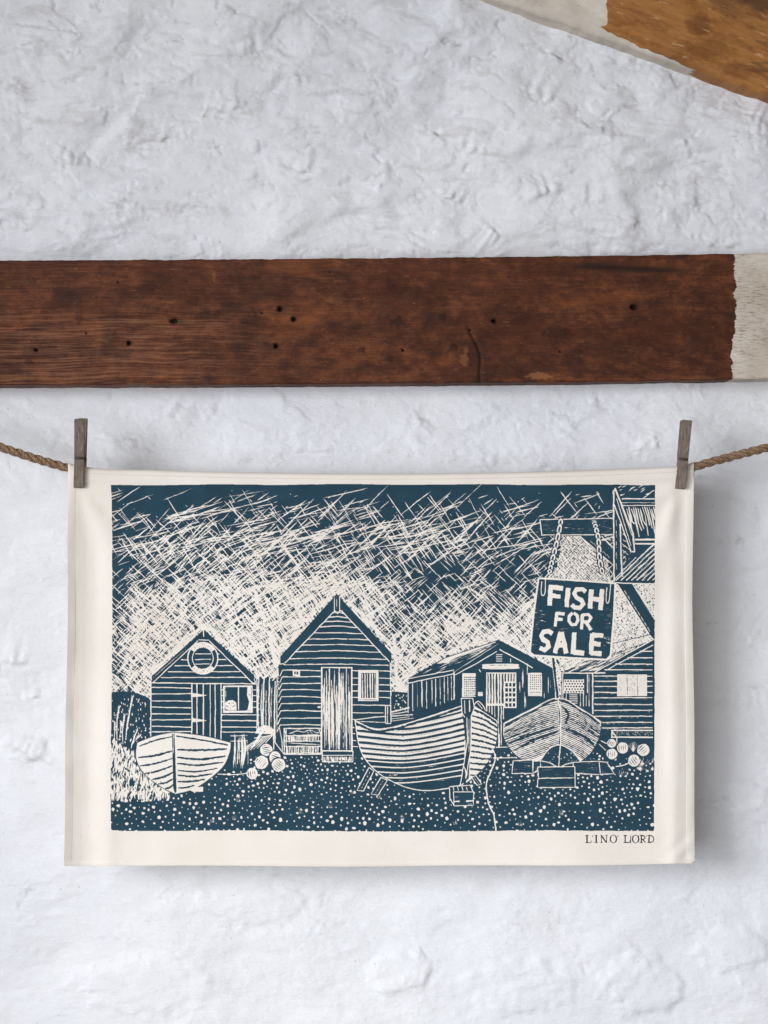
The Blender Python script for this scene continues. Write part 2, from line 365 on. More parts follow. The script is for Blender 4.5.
    for u in (122, 148, 172, 197, 226, 246, 270, 293, 312, 331):
        v1 = 455 - (u - 95) * .12; L(M(c3, (u, 290 - (u - 95) * .19), (u + 1, v1 - r.uniform(0, 50))), r.uniform(.5, 1.2), 0, taper=.3, wob=.4)
    L(M(c3, (346, 224), (346, 410)), 1.2); L(M(c3, (352, 242), (460, 184), (576, 114)), .9); L(M(c3, (590, 104), (690, 158), (770, 205)), 1.0)
    L(M(c3, (350, 224), (584, 74)), .6, 0, taper=.4)
    for v in (132, 144, 156, 168): L(M(c3, (572, v), (606, v)), .75)
    B.fill(C(M(c3, (500, 196), (512, 184), (680, 183), (692, 195), (684, 209), (512, 210), (500, 196)), 5), 0); L(M(c3, (520, 190), (670, 190)), .4, 1, taper=.6)
    L(M(c3, (480, 212), (490, 228)), .8); L(M(c3, (650, 150), (651, 176)), .7)
    B.box(*c3(389, 234), *c3(462, 361), 0)
    for v in range(252, 352, 12):
        for u in range(400, 456, 11): B.box(*c3(u, v), *c3(u + 6.5, v + 7), 1)
    B.box(*c3(474, 334), *c3(501, 356), 0); L(M(c3, (478, 340), (498, 340)), .4, 1)
    B.box(*c3(518, 228), *c3(682, 420), 0)
    for k, u in enumerate((528, 543, 558, 575, 590, 607)): L(M(c3, (u, 234), (u + 1, 396)), 1.7 if k % 2 else 1.1, 1, wob=.35)
    for u in (622, 638, 653, 669): L(M(c3, (u, 234), (u, 278)), 1.3, 1)
    for v in range(286, 470, 27):
        for u in (620, 640, 660): B.box(*c3(u + 2, v), *c3(u + 16, v + 19), 1)
    L(M(c3, (520, 401), (618, 401)), 1.1, 0)
    B.fill(M(c3, (520, 408), (616, 408), (616, 470), (610, 632), (574, 632), (576, 480), (520, 440)), 1)
    for u, a, b in ((522, 405, 440), (536, 408, 446), (550, 408, 455), (565, 405, 470), (585, 400, 630), (600, 410, 620), (612, 405, 480)): L(M(c3, (u, a), (u, b)), r.uniform(.6, 1.1), wob=.4)
    for u, a, b in ((715, 228, 312), (698, 300, 316), (726, 330, 420), (740, 180, 240)): L(M(c3, (u, a), (u, b)), .7, taper=.4)
    B.box(*c4(150, 148), *c4(212, 253), 0)
    for v in range(158, 228, 10):
        for u in range(158, 206, 9): B.box(*c4(u, v), *c4(u + 4.5, v + 5), 1)
    for v in (236, 244): L(M(c4, (156, v), (207, v)), .4, 1)
    for u, a, b in ((126, 125, 200), (112, 190, 240), (138, 250, 300), (222, 230, 262), (240, 165, 240), (250, 180, 215)): L(M(c4, (u, a), (u + 1, b)), .7, taper=.5)
    L(M(c3, (560, 632), (640, 632)), .9); L(M(c3, (555, 690), (680, 688)), .9)
    for u in (570, 590): L(M(c3, (u, 560), (u, 628)), .7)

    # ---- fourth hut at the right edge
    B.fill(M(c4, (300, 150), (400, 98), (720, 0), (725, 560), (300, 480)), 1)
    B.hatch(M(c4, (312, 146), (400, 96), (600, 38), (640, 34), (470, 138)), -27, 1.35, 1.25, 0, 4, 16, .1)
    B.hatch(M(c4, (400, 96), (720, -20), (720, 0), (600, 62)), 60, 1.8, .9, 0, 3, 8, .15)
    B.hatch(M(c4, (520, 70), (640, 15), (715, -25), (715, 0), (560, 78)), 125, 1.7, .9, 0, 3, 7, .2)
    B.fill(M(c4, (458, 152), (715, 4), (715, 24), (486, 152)), 1); L(M(c4, (448, 148), (600, 62), (715, -2)), .9); L(M(c4, (500, 138), (715, 22)), .9)
    L(M(c4, (306, 149), (445, 150), (500, 148)), 1.2); L(M(c4, (306, 150), (306, 300)), .9)
    for k, v in enumerate((52, 80, 108, 134, 163, 186, 210, 237, 262, 290, 318, 345, 372, 398)):
        a = max(448, 712 - (v - 18) * 1.95 + 8)
        if a > 700: continue
        L(M(c4, (a, v), (712, v + r.uniform(-2, 2))), .95, wob=.4)
        for q in range(int((712 - a) / 24)):
            u = a + r.uniform(0, 712 - a - 14); L(M(c4, (u, v + 7), (u + r.uniform(5, 14), v + 6)), .55, taper=.5)
    for u, a, b, w in ((400, 176, 300, .9), (418, 156, 240, .8), (425, 156, 300, .6), (442, 152, 335, 1.2), (412, 250, 300, .5)): L(M(c4, (u, a), (u, b)), w)
    B.box(*c4(310, 178), *c4(398, 241), 0)
    for j in range(5):
        for i in range(7): x, y = c4(318 + i * 12.5 + (j % 2) * 6, 186 + j * 12); B.fill([(x - 1.1, y), (x, y - 1.1), (x + 1.1, y), (x, y + 1.1)], 1)
    for v in (248, 257, 266, 275, 285): L(M(c4, (336, v), (373, v)), .8)
    L(M(c4, (322, 243), (322, 300)), .7); L(M(c4, (386, 243), (386, 300)), .7)
    B.box(*c4(552, 155), *c4(686, 254), 0)
    B.hatch(M(c4, (560, 160), (592, 160), (600, 250), (562, 250)), 72, 1.7, .55, 1, 3, 10, .3); B.hatch(M(c4, (600, 160), (640, 160), (642, 250), (602, 250)), 62, 1.7, .7, 1, 3, 10, .2); B.hatch(M(c4, (648, 160), (680, 160), (680, 250), (650, 250)), 118, 1.6, .55, 1, 3, 8, .25)
    L(M(c4, (596, 157), (598, 250)), .6, 1); L(M(c4, (644, 157), (645, 250)), .6, 1); L(M(c4, (640, 162), (560, 246)), .6, 0)
    B.box(*c4(526, 405), *c4(714, 442), 0); B.box(*c4(530, 411), *c4(714, 436), 1); B.hatch(M(c4, (532, 412), (714, 412), (714, 432), (532, 432)), 60, 1.4, .8, 0, 2, 4, .2)
    L(M(c4, (526, 408), (550, 440), (550, 470)), 1.0); L(M(c4, (526, 440), (540, 470)), .8)
    for u, v, q in ((527, 467, 4.4), (577, 487, 5.6), (528, 515, 5.4), (670, 497, 6.1), (628, 545, 6)): ball(*c4(u, v), q, 4)
    for k in range(8): L(M(c4, (624, 505), (602 + k * 6.5, 455 + abs(k - 3.5) * 5)), .7, taper=.5)
    L(C(M(c4, (545, 572), (580, 566), (604, 556))), 1.0); L(M(c4, (478, 455), (505, 468)), .8); L(M(c4, (470, 470), (502, 500)), .7)
    for _ in range(60):
        x, y = c4(r.uniform(635, 716), r.uniform(545, 600)); L([(x, y), (x + r.uniform(-1, 1.6), y - r.uniform(2, 4))], r.uniform(.5, .9), taper=.6)
    for _ in range(14):
        x, y = c4(r.uniform(552, 602), r.uniform(596, 618)); L([(x, y), (x + r.uniform(0, 1.6), y - r.uniform(2, 5))], .7, taper=.6)

    # ---- right boat, seen bow on
    hull = M(c4, (38, 378)) + C(M(c4, (38, 378), (160, 316), (285, 262))) + C(M(c4, (285, 262), (390, 312), (480, 371))) + C(M(c4, (480, 371), (470, 440), (432, 510), (385, 550))) + C(M(c4, (385, 550), (345, 500), (290, 473), (240, 495), (204, 545))) + C(M(c4, (204, 545), (130, 541), (75, 500), (40, 440), (38, 378)))
    B.fill([(552 + (x - 552) * 1.02, 728 + (y - 728) * 1.03) for x, y in hull], 1); B.fill(M(c4, (200, 540), (290, 470), (390, 550), (350, 570), (200, 575)), 1); B.fill(hull, 0)
    def planks():
        for k in range(26):                       # plank lines sweep up from the sides to the stem
            t = k / 25; y0 = 282 + t * 206
            ul = 40 + max(0, t - .45) * 150; vl = 392 + t * 160
            w = .55 + .6 * r.random()
            L(C(M(c4, (292, y0), (190, y0 + 28 + 12 * t), (ul, vl + r.uniform(-3, 3)))), w, 1, taper=.35, wob=.55, step=3)
            ur = 478 - max(0, t - .45) * 130; vr = 384 + t * 165
            L(C(M(c4, (296, y0 - 4), (385, y0 + 26 + 14 * t), (ur, vr + r.uniform(-3, 3)))), w, 1, taper=.35, wob=.55, step=3)
        for (a, m, b) in (((285, 392), (150, 430), (60, 470)), ((285, 414), (170, 455), (85, 500)), ((300, 395), (400, 435), (450, 480)), ((300, 300), (330, 330), (318, 380))): L(C(M(c4, a, m, b)), r.uniform(1.6, 2.6), 1, taper=.6, wob=.5)
    B.inside(hull, planks)
    L(C(M(c4, (44, 384), (165, 324), (285, 272), (390, 322), (474, 378))), 1.6, 1); L(C(M(c4, (38, 378), (160, 316), (285, 262), (390, 312), (480, 371))), 1.0, 0)
    L(M(c4, (290, 280), (296, 400), (292, 480)), 1.3, 1); L(M(c4, (285, 268), (297, 330), (296, 470), (287, 572)), 1.0, 0)
    L(C(M(c4, (208, 540), (245, 492), (292, 474), (345, 500), (384, 546))), .9, 0)
    L(C(M(c4, (205, 545), (250, 556), (288, 574), (330, 558), (385, 552))), .9, 0)
    for _ in range(18): B.blob(*c4(r.uniform(225, 370), r.uniform(505, 550)), r.uniform(.3, .7), None, 0, 5)
    def timber(q, n):
        B.fill(q, 1); L(list(q) + [q[0]], .9)
        def go():
            for _ in range(n):
                x = r.uniform(min(p[0] for p in q), max(p[0] for p in q)); y = r.uniform(min(p[1] for p in q), max(p[1] for p in q)); L([(x, y), (x + r.uniform(2, 8), y + r.uniform(-.5, .5))], .55, 0, taper=.6)
        B.inside(q, go)
    timber(M(c4, (82, 545), (170, 542), (172, 602), (76, 604)), 8); timber(M(c4, (172, 548), (205, 546), (206, 575), (172, 602)), 3)
    timber(M(c4, (352, 552), (470, 548), (476, 608), (358, 602)), 14); timber(M(c4, (470, 548), (505, 552), (538, 604), (476, 608)), 7)
    timber(M(c4, (192, 574), (360, 572), (362, 628), (196, 626)), 12); timber(M(c4, (194, 626), (362, 622), (362, 665), (192, 667)), 8)

    # ---- middle boat
    near = C(M(c2, (470, 603), (478, 612), (560, 646), (640, 640), (745, 612))) + C([(414, 721.4), (440, 713), (461.4, 706)])
    keel = C([(461, 706), (465, 740), (463, 784)], 8) + C([(463, 784), (449.3, 788), (427, 790.6), (408.5, 787.9), (390, 780.3), (376, 771), (364.5, 758), (359, 745), (356.5, 731), (355, 719.6)])
    hullL = near + keel
    hullR = C([(470, 706), (476, 707.5), (497, 721)], 8) + C([(497, 721), (497, 736), (493.5, 751), (485, 766), (475, 776), (466, 783)], 8) + [(466, 783), (470, 740)]
    B.fill([(425 + (x - 425) * 1.025, 750 + (y - 750) * 1.04) for x, y in hullL], 1); B.fill([(480 + (x - 480) * 1.06, 745 + (y - 745) * 1.04) for x, y in hullR], 1)
    B.fill(M(c2, (470, 600), (560, 588), (720, 572), (745, 580), (960, 500), (960, 560), (745, 615), (560, 646)), 1)
    L(M(c2, (470, 604), (560, 592), (660, 586), (740, 580)), .9); L(M(c2, (480, 612), (600, 616), (745, 596)), .6)
    def strakes():
        rows = [(706.5, 720.5), (711.8, 726), (718, 731.5), (724, 737), (730, 742.5), (735.5, 748), (741, 753), (746.5, 758), (752, 763), (757.5, 768), (763, 773), (768.5, 778), (774, 783), (779, 787.5)]
        def edge(j, t):                             # t 0 = stem at right, 1 = stern at left
            a, m = rows[j]; x = 466 - 110 * t
            return (x, a + (m - a) * math.sin(min(1, t * 1.35) * 1.5708) + max(0, t - .55) * -14 * (1 - j / 20.0))
        for j in range(len(rows) - 1):
            top = [edge(j, k / 14) for k in range(15)]; bot = [edge(j + 1, k / 14) for k in range(15)]
            f = .58 if j < 8 else .24
            mid = [(a[0], a[1] + (b[1] - a[1]) * f * (1 + r.uniform(-.12, .12))) for a, b in zip(top, bot)]
            B.fill(top + mid[::-1], 0)
            if j < 8:
                L([(p[0], p[1] + .9) for p in top], .35, 1, taper=.8, wob=.6)
            else:
                for _ in range(5 if j < 10 else 3):
                    t = r.uniform(.1, .75); x, y = edge(j, t); L([(x, y + 2.4), (x - r.uniform(3, 8), y + 3.2)], r.uniform(.6, 1.3), 0, taper=.7)
    B.inside(hullL, lambda: (B.fill(hullL, 1), strakes()))
    L(near, 1.1, 0); L([(p[0], p[1] + 2.2) for p in near], 2.0, 1); L(keel[8:], .9, 0)
    def bow():
        B.fill(hullR, 0)
        for j in range(13): L(C([(470, 709 + j * 6), (484, 714 + j * 5.6), (498, 724 + j * 4.4)]), 1.9 if j else 2.4, 1, taper=.2, wob=.45)
        for _ in range(12): x, y = r.uniform(472, 490), r.uniform(715, 765); L([(x, y), (x + 5, y + 1.6)], .5, 1, taper=.7)
    B.inside(hullR, bow); L(hullR[:20], .9, 0)
    B.fill(M(c3, (382, 365), (412, 362), (445, 362), (455, 420), (440, 462), (425, 800), (380, 835), (410, 620), (412, 470), (385, 440)), 1)
    L(M(c3, (384, 368), (388, 448), (404, 470)), .9); L(M(c3, (384, 368), (446, 368), (456, 420), (440, 460)), 1.0); L(M(c3, (402, 378), (404, 450)), .7); L(M(c3, (428, 378), (430, 440)), 1.2)
    L(M(c3, (414, 470), (418, 600), (402, 700), (378, 834)), .9); L(M(c3, (438, 460), (436, 640), (420, 740), (408, 800)), 1.0); L(M(c3, (426, 480), (426, 660)), .6)
    for k in range(5): L(M(c3, (392 + k * 4, 720 + k * 8), (420 - k * 3, 780 + k * 6)), .7, taper=.4)
    L(C(M(c3, (452, 405), (475, 384), (505, 412), (515, 435))), .9); L(M(c3, (470, 392), (500, 425)), .6)
    B.box(*c2(611, 536), *c2(638, 626), 1); B.rect(*c2(613, 538), *c2(637, 622), .9); L(M(c2, (622, 542), (622, 620)), .7)
    L(M(c2, (640, 568), (725, 548)), 1.2); L(M(c2, (640, 578), (715, 566)), .7); L(M(c2, (640, 600), (725, 590)), .6)
    def prop(q):
        B.fill(q, 1); L(list(q) + [q[0]], .9)
        (xa, ya), (xb, yb) = [((q[0][0] + q[1][0]) / 2, (q[0][1] + q[1][1]) / 2), ((q[2][0] + q[3][0]) / 2, (q[2][1] + q[3][1]) / 2)]
        for k in range(5): t = .12 + k * .17; L([(xa + (xb - xa) * t, ya + (yb - ya) * t), (xa + (xb - xa) * (t + .11), ya + (yb - ya) * (t + .11))], .8, 0, taper=.4)
    prop(M(c2, (535, 826), (558, 842), (510, 936), (480, 932))); prop(M(c2, (592, 872), (620, 886), (578, 956), (545, 950)))
    prop(M(c3, (440, 795), (462, 784), (494, 830), (470, 838)))
    B.fill(M(c3, (318, 842), (430, 834), (452, 880), (452, 946), (345, 950), (322, 905)), 1)
    L(M(c3, (320, 845), (432, 836), (452, 880), (450, 945), (346, 948), (322, 905), (320, 845)), .9); L(M(c3, (340, 872), (448, 872)), .9); L(M(c3, (342, 872), (346, 946)), .8)
    L(M(c3, (345, 925), (450, 920)), 1.2)
    for k in range(7): u = r.uniform(346, 425); v = r.uniform(880, 938); L(M(c3, (u, v), (u + r.uniform(10, 26), v)), .7, taper=.5)
    for k in range(4): L(M(c3, (340 + k * 24, 845), (345 + k * 24, 866)), .7)
    B.box(*c3(376, 884), *c3(410, 938), 1)
    L(C(M(c3, (552, 640), (568, 690), (545, 760), (520, 830), (530, 930), (560, 1000), (572, 1090))), 1.3, 0, wob=.3)

    # ---- gallows post, gabled shed and the painted sign at upper right
    B.fill(M(c5, (500, 60), (720, 60), (720, 560), (500, 560)), 1)
    B.inside(M(c5, (520, 45), (715, 45), (715, 118), (545, 118)), lambda: [stroke(*c5(r.uniform(530, 710), r.uniform(50, 112)), r.uniform(-42, -22), r.uniform(4, 9), .8) for _ in range(18)])
    B.fill(M(c5, (125, 222), (500, 218), (500, 312), (135, 312)), 1)
    tri = M(c5, (246, 312), (330, 312), (475, 440), (490, 545), (160, 535), (215, 470))
    B.inside(tri, lambda: (B.fill(tri, 0)))
    B.hatch(tri, 45, 2.0, 1.5, 1, 2, 6, .12); B.hatch(tri, -45, 2.2, 1.3, 1, 2, 6, .2)
    B.fill(M(c5, (330, 310), (395, 310), (505, 430), (505, 465)), 1); L(M(c5, (332, 312), (505, 464)), .9); L(M(c5, (440, 312), (505, 372)), .9); L(M(c5, (505, 305), (455, 312)), .7)
    for k in range(6): L(M(c5, (385 + k * 17, 335 + k * 14), (400 + k * 17, 352 + k * 15)), .8, taper=.5)
    B.hatch(M(c5, (455, 312), (503, 312), (503, 365)), 45, 1.8, .9, 0, 2, 5, .2)
    L(M(c5, (127, 228), (500, 222)), .9); L(M(c5, (135, 308), (500, 304)), .9); L(M(c5, (128, 228), (137, 308)), 1.0)
    for _ in range(46): u, v = r.uniform(140, 480), r.uniform(236, 298); L(M(c5, (u, v), (u + r.uniform(8, 36), v + r.uniform(-2, 2))), r.uniform(.45, .9), taper=.7)
    for a, b in (((505, 78), (507, 545)), ((538, 250), (548, 520))): L(M(c5, a, b), 1.4)
    L(M(c5, (512, 68), (604, 300), (612, 395)), 1.6); L(M(c5, (500, 95), (514, 66)), 1.0); L(M(c5, (508, 150), (594, 392), (612, 394)), 1.1); L(M(c5, (545, 160), (600, 310)), .7)
    for k in range(9): L(M(c5, (520 + k * 8, 120 + k * 26), (530 + k * 8, 155 + k * 26)), 1.2, taper=.4)
    for k in range(5): L(M(c5, (518, 230 + k * 55), (520, 265 + k * 55)), .9, taper=.5)
    for k in range(6): L(M(c5, (552, 300 + k * 32), (572 - k * 1, 318 + k * 24)), .7)
    for k in range(5): L(M(c5, (545 + k * 4, 350 + k * 32), (590 - k * 10, 385 + k * 24)), .8, taper=.4)
    for v, w in ((122, 1.1), (142, .5), (156, .9), (330, 1.7), (352, 1.5)): L(M(c5, (546 if v < 300 else 614, v), (715, v)), w)
    B.inside(M(c5, (560, 162), (716, 162), (716, 325), (615, 325)), lambda: [L(M(c5, (560 + k * 11.5, 162 + r.uniform(0, 12)), (575 + k * 11.5, 215 + r.uniform(-10, 30)), (590 + k * 11.5 + r.uniform(-4, 4), 262 + r.uniform(-20, 60))), r.uniform(1.0, 1.8), 0, taper=.4, wob=.5) for k in range(16)])
    for k in range(10):
        a = (515 + k * 27, 540); L(M(c5, a, (a[0] + 200, 540 - 188)), 1.2 if k % 2 == 0 else .9, 0, wob=.4)
    for k in range(34):
        u, v = r.uniform(540, 715), r.uniform(380, 545); L(M(c5, (u, v), (u + 14, v - 14)), .8, taper=.6)
    L(M(c5, (505, 552), (612, 556), (716, 556)), 1.0); L(M(c5, (500, 545), (620, 420)), .8)
    # stippled sky wedges below the shed
    wedge = M(c5, (515, 560), (716, 560), (716, 830), (480, 870))
    B.inside(wedge, lambda: B.fill(wedge, 0)); B.stipple(wedge, 1100, .3, .6, 1)
    B.inside(M(c5, (470, 560), (716, 560), (716, 880), (470, 880)), lambda: (B.fill(M(c5, (528, 560), (600, 560), (716, 745), (716, 845), (690, 815)), 1), L(M(c5, (604, 560), (718, 742)), .8, 0), L(M(c5, (525, 560), (690, 818)), .7, 0)))
    for k in range(8): L(M(c5, (560 + k * 17, 590 + k * 27), (572 + k * 17, 612 + k * 27)), 1.0, taper=.4)
    L(M(c5, (480, 868), (700, 815)), .7, 1)
    # chains
    def chain(p, n):
        q = C(M(c5, *p), 30); q = q[::max(1, len(q) // n)]
        for (xa, ya), (xb, yb) in zip(q[:-1], q[1:]):
            mx, my = (xa + xb) / 2, (ya + yb) / 2; a = math.atan2(yb - ya, xb - xa); h = math.hypot(xb - xa, yb - ya) * .62
            e = lambda R1, R2: [(mx + math.cos(a) * R1 * math.cos(t) - math.sin(a) * R2 * math.sin(t), my + math.sin(a) * R1 * math.cos(t) + math.cos(a) * R2 * math.sin(t)) for t in [k * .5236 for k in range(12)]]
            B.fill(e(h + 1.1, 3.5), 1); B.fill(e(h * 1.12, 2.4), 0); B.fill(e(h * .62, 1.0), 1)
    chain(((236, 228), (215, 340), (190, 440), (176, 500)), 9); chain(((402, 232), (412, 262), (428, 330), (432, 420), (448, 505)), 10)
    for p in (((176, 500), (158, 520), (140, 545), (137, 600), (146, 612), (155, 590), (154, 540)), ((448, 505), (475, 530), (490, 560), (482, 640), (472, 655), (468, 630), (478, 560))): L(C(M(c5, *p), 5), .95)
    # the sign board
    sg = M(c5, (122, 530), (300, 540), (512, 556), (505, 720), (488, 925), (470, 944), (300, 936), (96, 922), (78, 908), (96, 720))
    B.fill([(572 + (x - 572) * 1.03, 617 + (y - 617) * 1.03) for x, y in sg], 0); B.fill([(572 + (x - 572) * .985, 617 + (y - 617) * .985) for x, y in sg], 1)
    for p in (((137, 545), (134, 600), (143, 618), (154, 600), (156, 530)), ((490, 556), (482, 642), (472, 656), (466, 635), (470, 575))): L(C(M(c5, *p), 5), .9)
    for _ in range(50):
        u = r.choice((r.uniform(96, 150), r.uniform(440, 495))); v = r.uniform(680, 880); L(M(c5, (u - 8, v), (u + r.uniform(4, 22), v + r.uniform(-1, 2))), r.uniform(.4, .8), 0, taper=.6)
    for _ in range(18): u, v = r.uniform(160, 420), r.choice((r.uniform(672, 695), r.uniform(780, 800), 545)); L(M(c5, (u, v), (u + r.uniform(8, 26), v)), .5, taper=.6)
    def word(glyphs, w, wob=.16):
        for g in glyphs: L(M(c5, *g), w, 0, wob=wob, step=3, jit=.25)
    word([((184, 562), (178, 668)), ((178, 574), (246, 580)), ((180, 618), (232, 622)), ((272, 578), (264, 676)),
          ((362, 598), (345, 584), (315, 586), (302, 606), (316, 628), (340, 640), (350, 660), (334, 680), (306, 680), (290, 664)),
          ((392, 586), (384, 684)), ((446, 584), (438, 692)), ((390, 634), (442, 640))], 4.6)
    word([((214, 704), (206, 776)), ((208, 708), (254, 712)), ((210, 738), (244, 740)), ((296, 706), (278, 722), (276, 748), (290, 768), (310, 766), (322, 744), (318, 718), (300, 706)),
          ((346, 712), (340, 790)), ((346, 716), (376, 714), (390, 730), (378, 750), (346, 752)), ((362, 752), (390, 794))], 3.2)
    word([((192, 812), (172, 800), (146, 804), (134, 824), (146, 844), (168, 856), (172, 878), (152, 896), (126, 884)),
          ((236, 804), (204, 912)), ((240, 804), (262, 914)), ((220, 872), (256, 874)),
          ((304, 806), (298, 916)), ((298, 908), (354, 912)), ((396, 812), (388, 918)), ((394, 818), (452, 822)), ((392, 862), (438, 866)), ((388, 912), (444, 916))], 4.7)
    L([(553.2, 658), (555, 675), (557.5, 698)], 2.4, 1); L([(551.8, 659), (556, 697)], .6, 0); L([(555.2, 659), (559, 696)], .7, 0)
    B.a = np.where(frame, B.a, 0)
    return B

def cut_name():
    """the maker's name in small spaced capitals under the print"""
    B = Block(582, 834, 658, 848, 5)
    def L(pts, w, val, **k): B.line(pts, w * 1.25 + .12, val, **k)
    x0, s = 585.2, 1.0
    H0, H1 = 835.4, 842.6
    def serif(x, y, w=1.7): L([(x - w, y), (x + w, y)], .45, 1, wob=.1)
    def I(x): L([(x, H0), (x, H1)], .95, 1, wob=.1); serif(x, H0); serif(x, H1)
    def Lg(x): I(x); L([(x, H1 - .1), (x + 4.2, H1 - .1)], .5, 1); L([(x + 4.3, H1), (x + 4.6, H1 - 2)], .5, 1)
    def N(x): L([(x, H0), (x, H1)], .5, 1); L([(x, H0), (x + 5.2, H1)], 1.0, 1); L([(x + 5.2, H0), (x + 5.2, H1)], .5, 1); serif(x, H0, 1); serif(x, H1, 1.2); serif(x + 5.2, H0, 1.2)
    def O(x):
        c = (x + 3.2, (H0 + H1) / 2)
        for a, w in ((0, .95), (180, .95), (90, .45), (270, .45)):
            L([(c[0] + 3.1 * math.cos(math.radians(a + t)), c[1] + 3.9 * math.sin(math.radians(a + t))) for t in range(-48, 49, 12)], w, 1, wob=.1, jit=.05)
    def bowl(x, y0, y1, rx):
        c = (y0 + y1) / 2; L([(x, y0)] + [(x + rx * math.cos(math.radians(t)) ** .7, c + (y1 - y0) / 2 * math.sin(math.radians(t))) for t in range(-80, 81, 16)] + [(x, y1)], .7, 1, wob=.1, jit=.05)
    def dot(x, y): B.blob(x, y, .45, None, 1, 6, .1)
    Lg(587); I(596.2); N(601.4); O(610.2)
    Lg(625.2); O(632.4); I(641.4); bowl(641.6, H0 + .2, 839.4, 3.4); L([(642.6, 839.5), (645.6, H1)], .9, 1); I(649); bowl(649.2, H0 + .2, H1 - .2, 4.6)
    for x in (592.8, 618): L([(x, H0), (x - .3, H0 + 1.6)], .6, 1)
    for x in (593.2, 598.9, 608.8, 639): dot(x, H1 - .2)
    L([(630.6, H0), (630.8, H1 + 1)], .45, 1); L([(638.8, H0), (638.6, H0 + 1.5)], .5, 1); L([(646.8, H0), (646.6, H0 + 1.5)], .5, 1); dot(654.2, H1)
    return B

def coverage(B):
    a = B.a.astype(np.float32); h, w = a.shape
    return a.reshape(h // 2, 2, w // 2, 2).mean(axis=(1, 3))

# === SCENE ===================================================================
import bpy, bmesh
from mathutils import Vector

C = bpy.context.scene
U = 0.0012                 # metres per photo unit on the plane of the cloth
D = 2.4                    # camera to cloth
WALL_Y, TIMBER_Y = 0.090, 0.032
CLOTH_Y = -0.006

def P(px, py, y):
    """a point seen at (px, py) in the photograph, standing at depth y"""
    k = (D + y) / D * U
    return (px - 384) * k, y, (512 - py) * k

def tag(o, label=None, cat=None, group=None, kind=None):
    if label: o['label'] = label
    if cat: o['category'] = cat
    if group: o['group'] = group
    if kind: o['kind'] = kind
    return o

def link(o, parent=None):
    C.collection.objects.link(o)
    if parent: o.parent = parent
    return o

def empty(name, loc):
    o = bpy.data.objects.new(name, None); o.location = loc; o.empty_display_size = .02
    return link(o)

def grid_mesh(name, X, Y, Z, attrs=None, closed_ends=False):
    ny, nx = X.shape; nv = nx * ny
    co = np.stack([X, Y, Z], -1).reshape(-1, 3).astype(np.float32)
    i = np.arange(nv, dtype=np.int32).reshape(ny, nx)
    f = np.stack([i[:-1, :-1], i[1:, :-1], i[1:, 1:], i[:-1, 1:]], -1).reshape(-1, 4)
    me = bpy.data.meshes.new(name)
    me.vertices.add(nv); me.vertices.foreach_set('co', co.ravel())
    nf = len(f); extra = 2 if closed_ends else 0
    loops = f.ravel(); starts = np.arange(0, nf * 4, 4, dtype=np.int32)
    if closed_ends:
        loops = np.concatenate([loops, i[:, 0], i[::-1, -1]]).astype(np.int32)
        starts = np.concatenate([starts, [nf * 4, nf * 4 + ny]]).astype(np.int32)
    me.loops.add(len(loops)); me.loops.foreach_set('vertex_index', loops.astype(np.int32))
    me.polygons.add(nf + extra); me.polygons.foreach_set('loop_start', starts)
    me.polygons.foreach_set('use_smooth', np.ones(nf + extra, bool))
    for k, v in (attrs or {}).items():
        a = me.attributes.new(k, 'FLOAT', 'POINT'); a.data.foreach_set('value', np.ascontiguousarray(v, np.float32).ravel())
    me.update(calc_edges=True); me.validate()
    return me

def grid_obj(name, X, Y, Z, mat, attrs=None, parent=None, closed_ends=False):
    me = grid_mesh(name, X, Y, Z, attrs, closed_ends); me.materials.append(mat)
    return link(bpy.data.objects.new(name, me), parent)

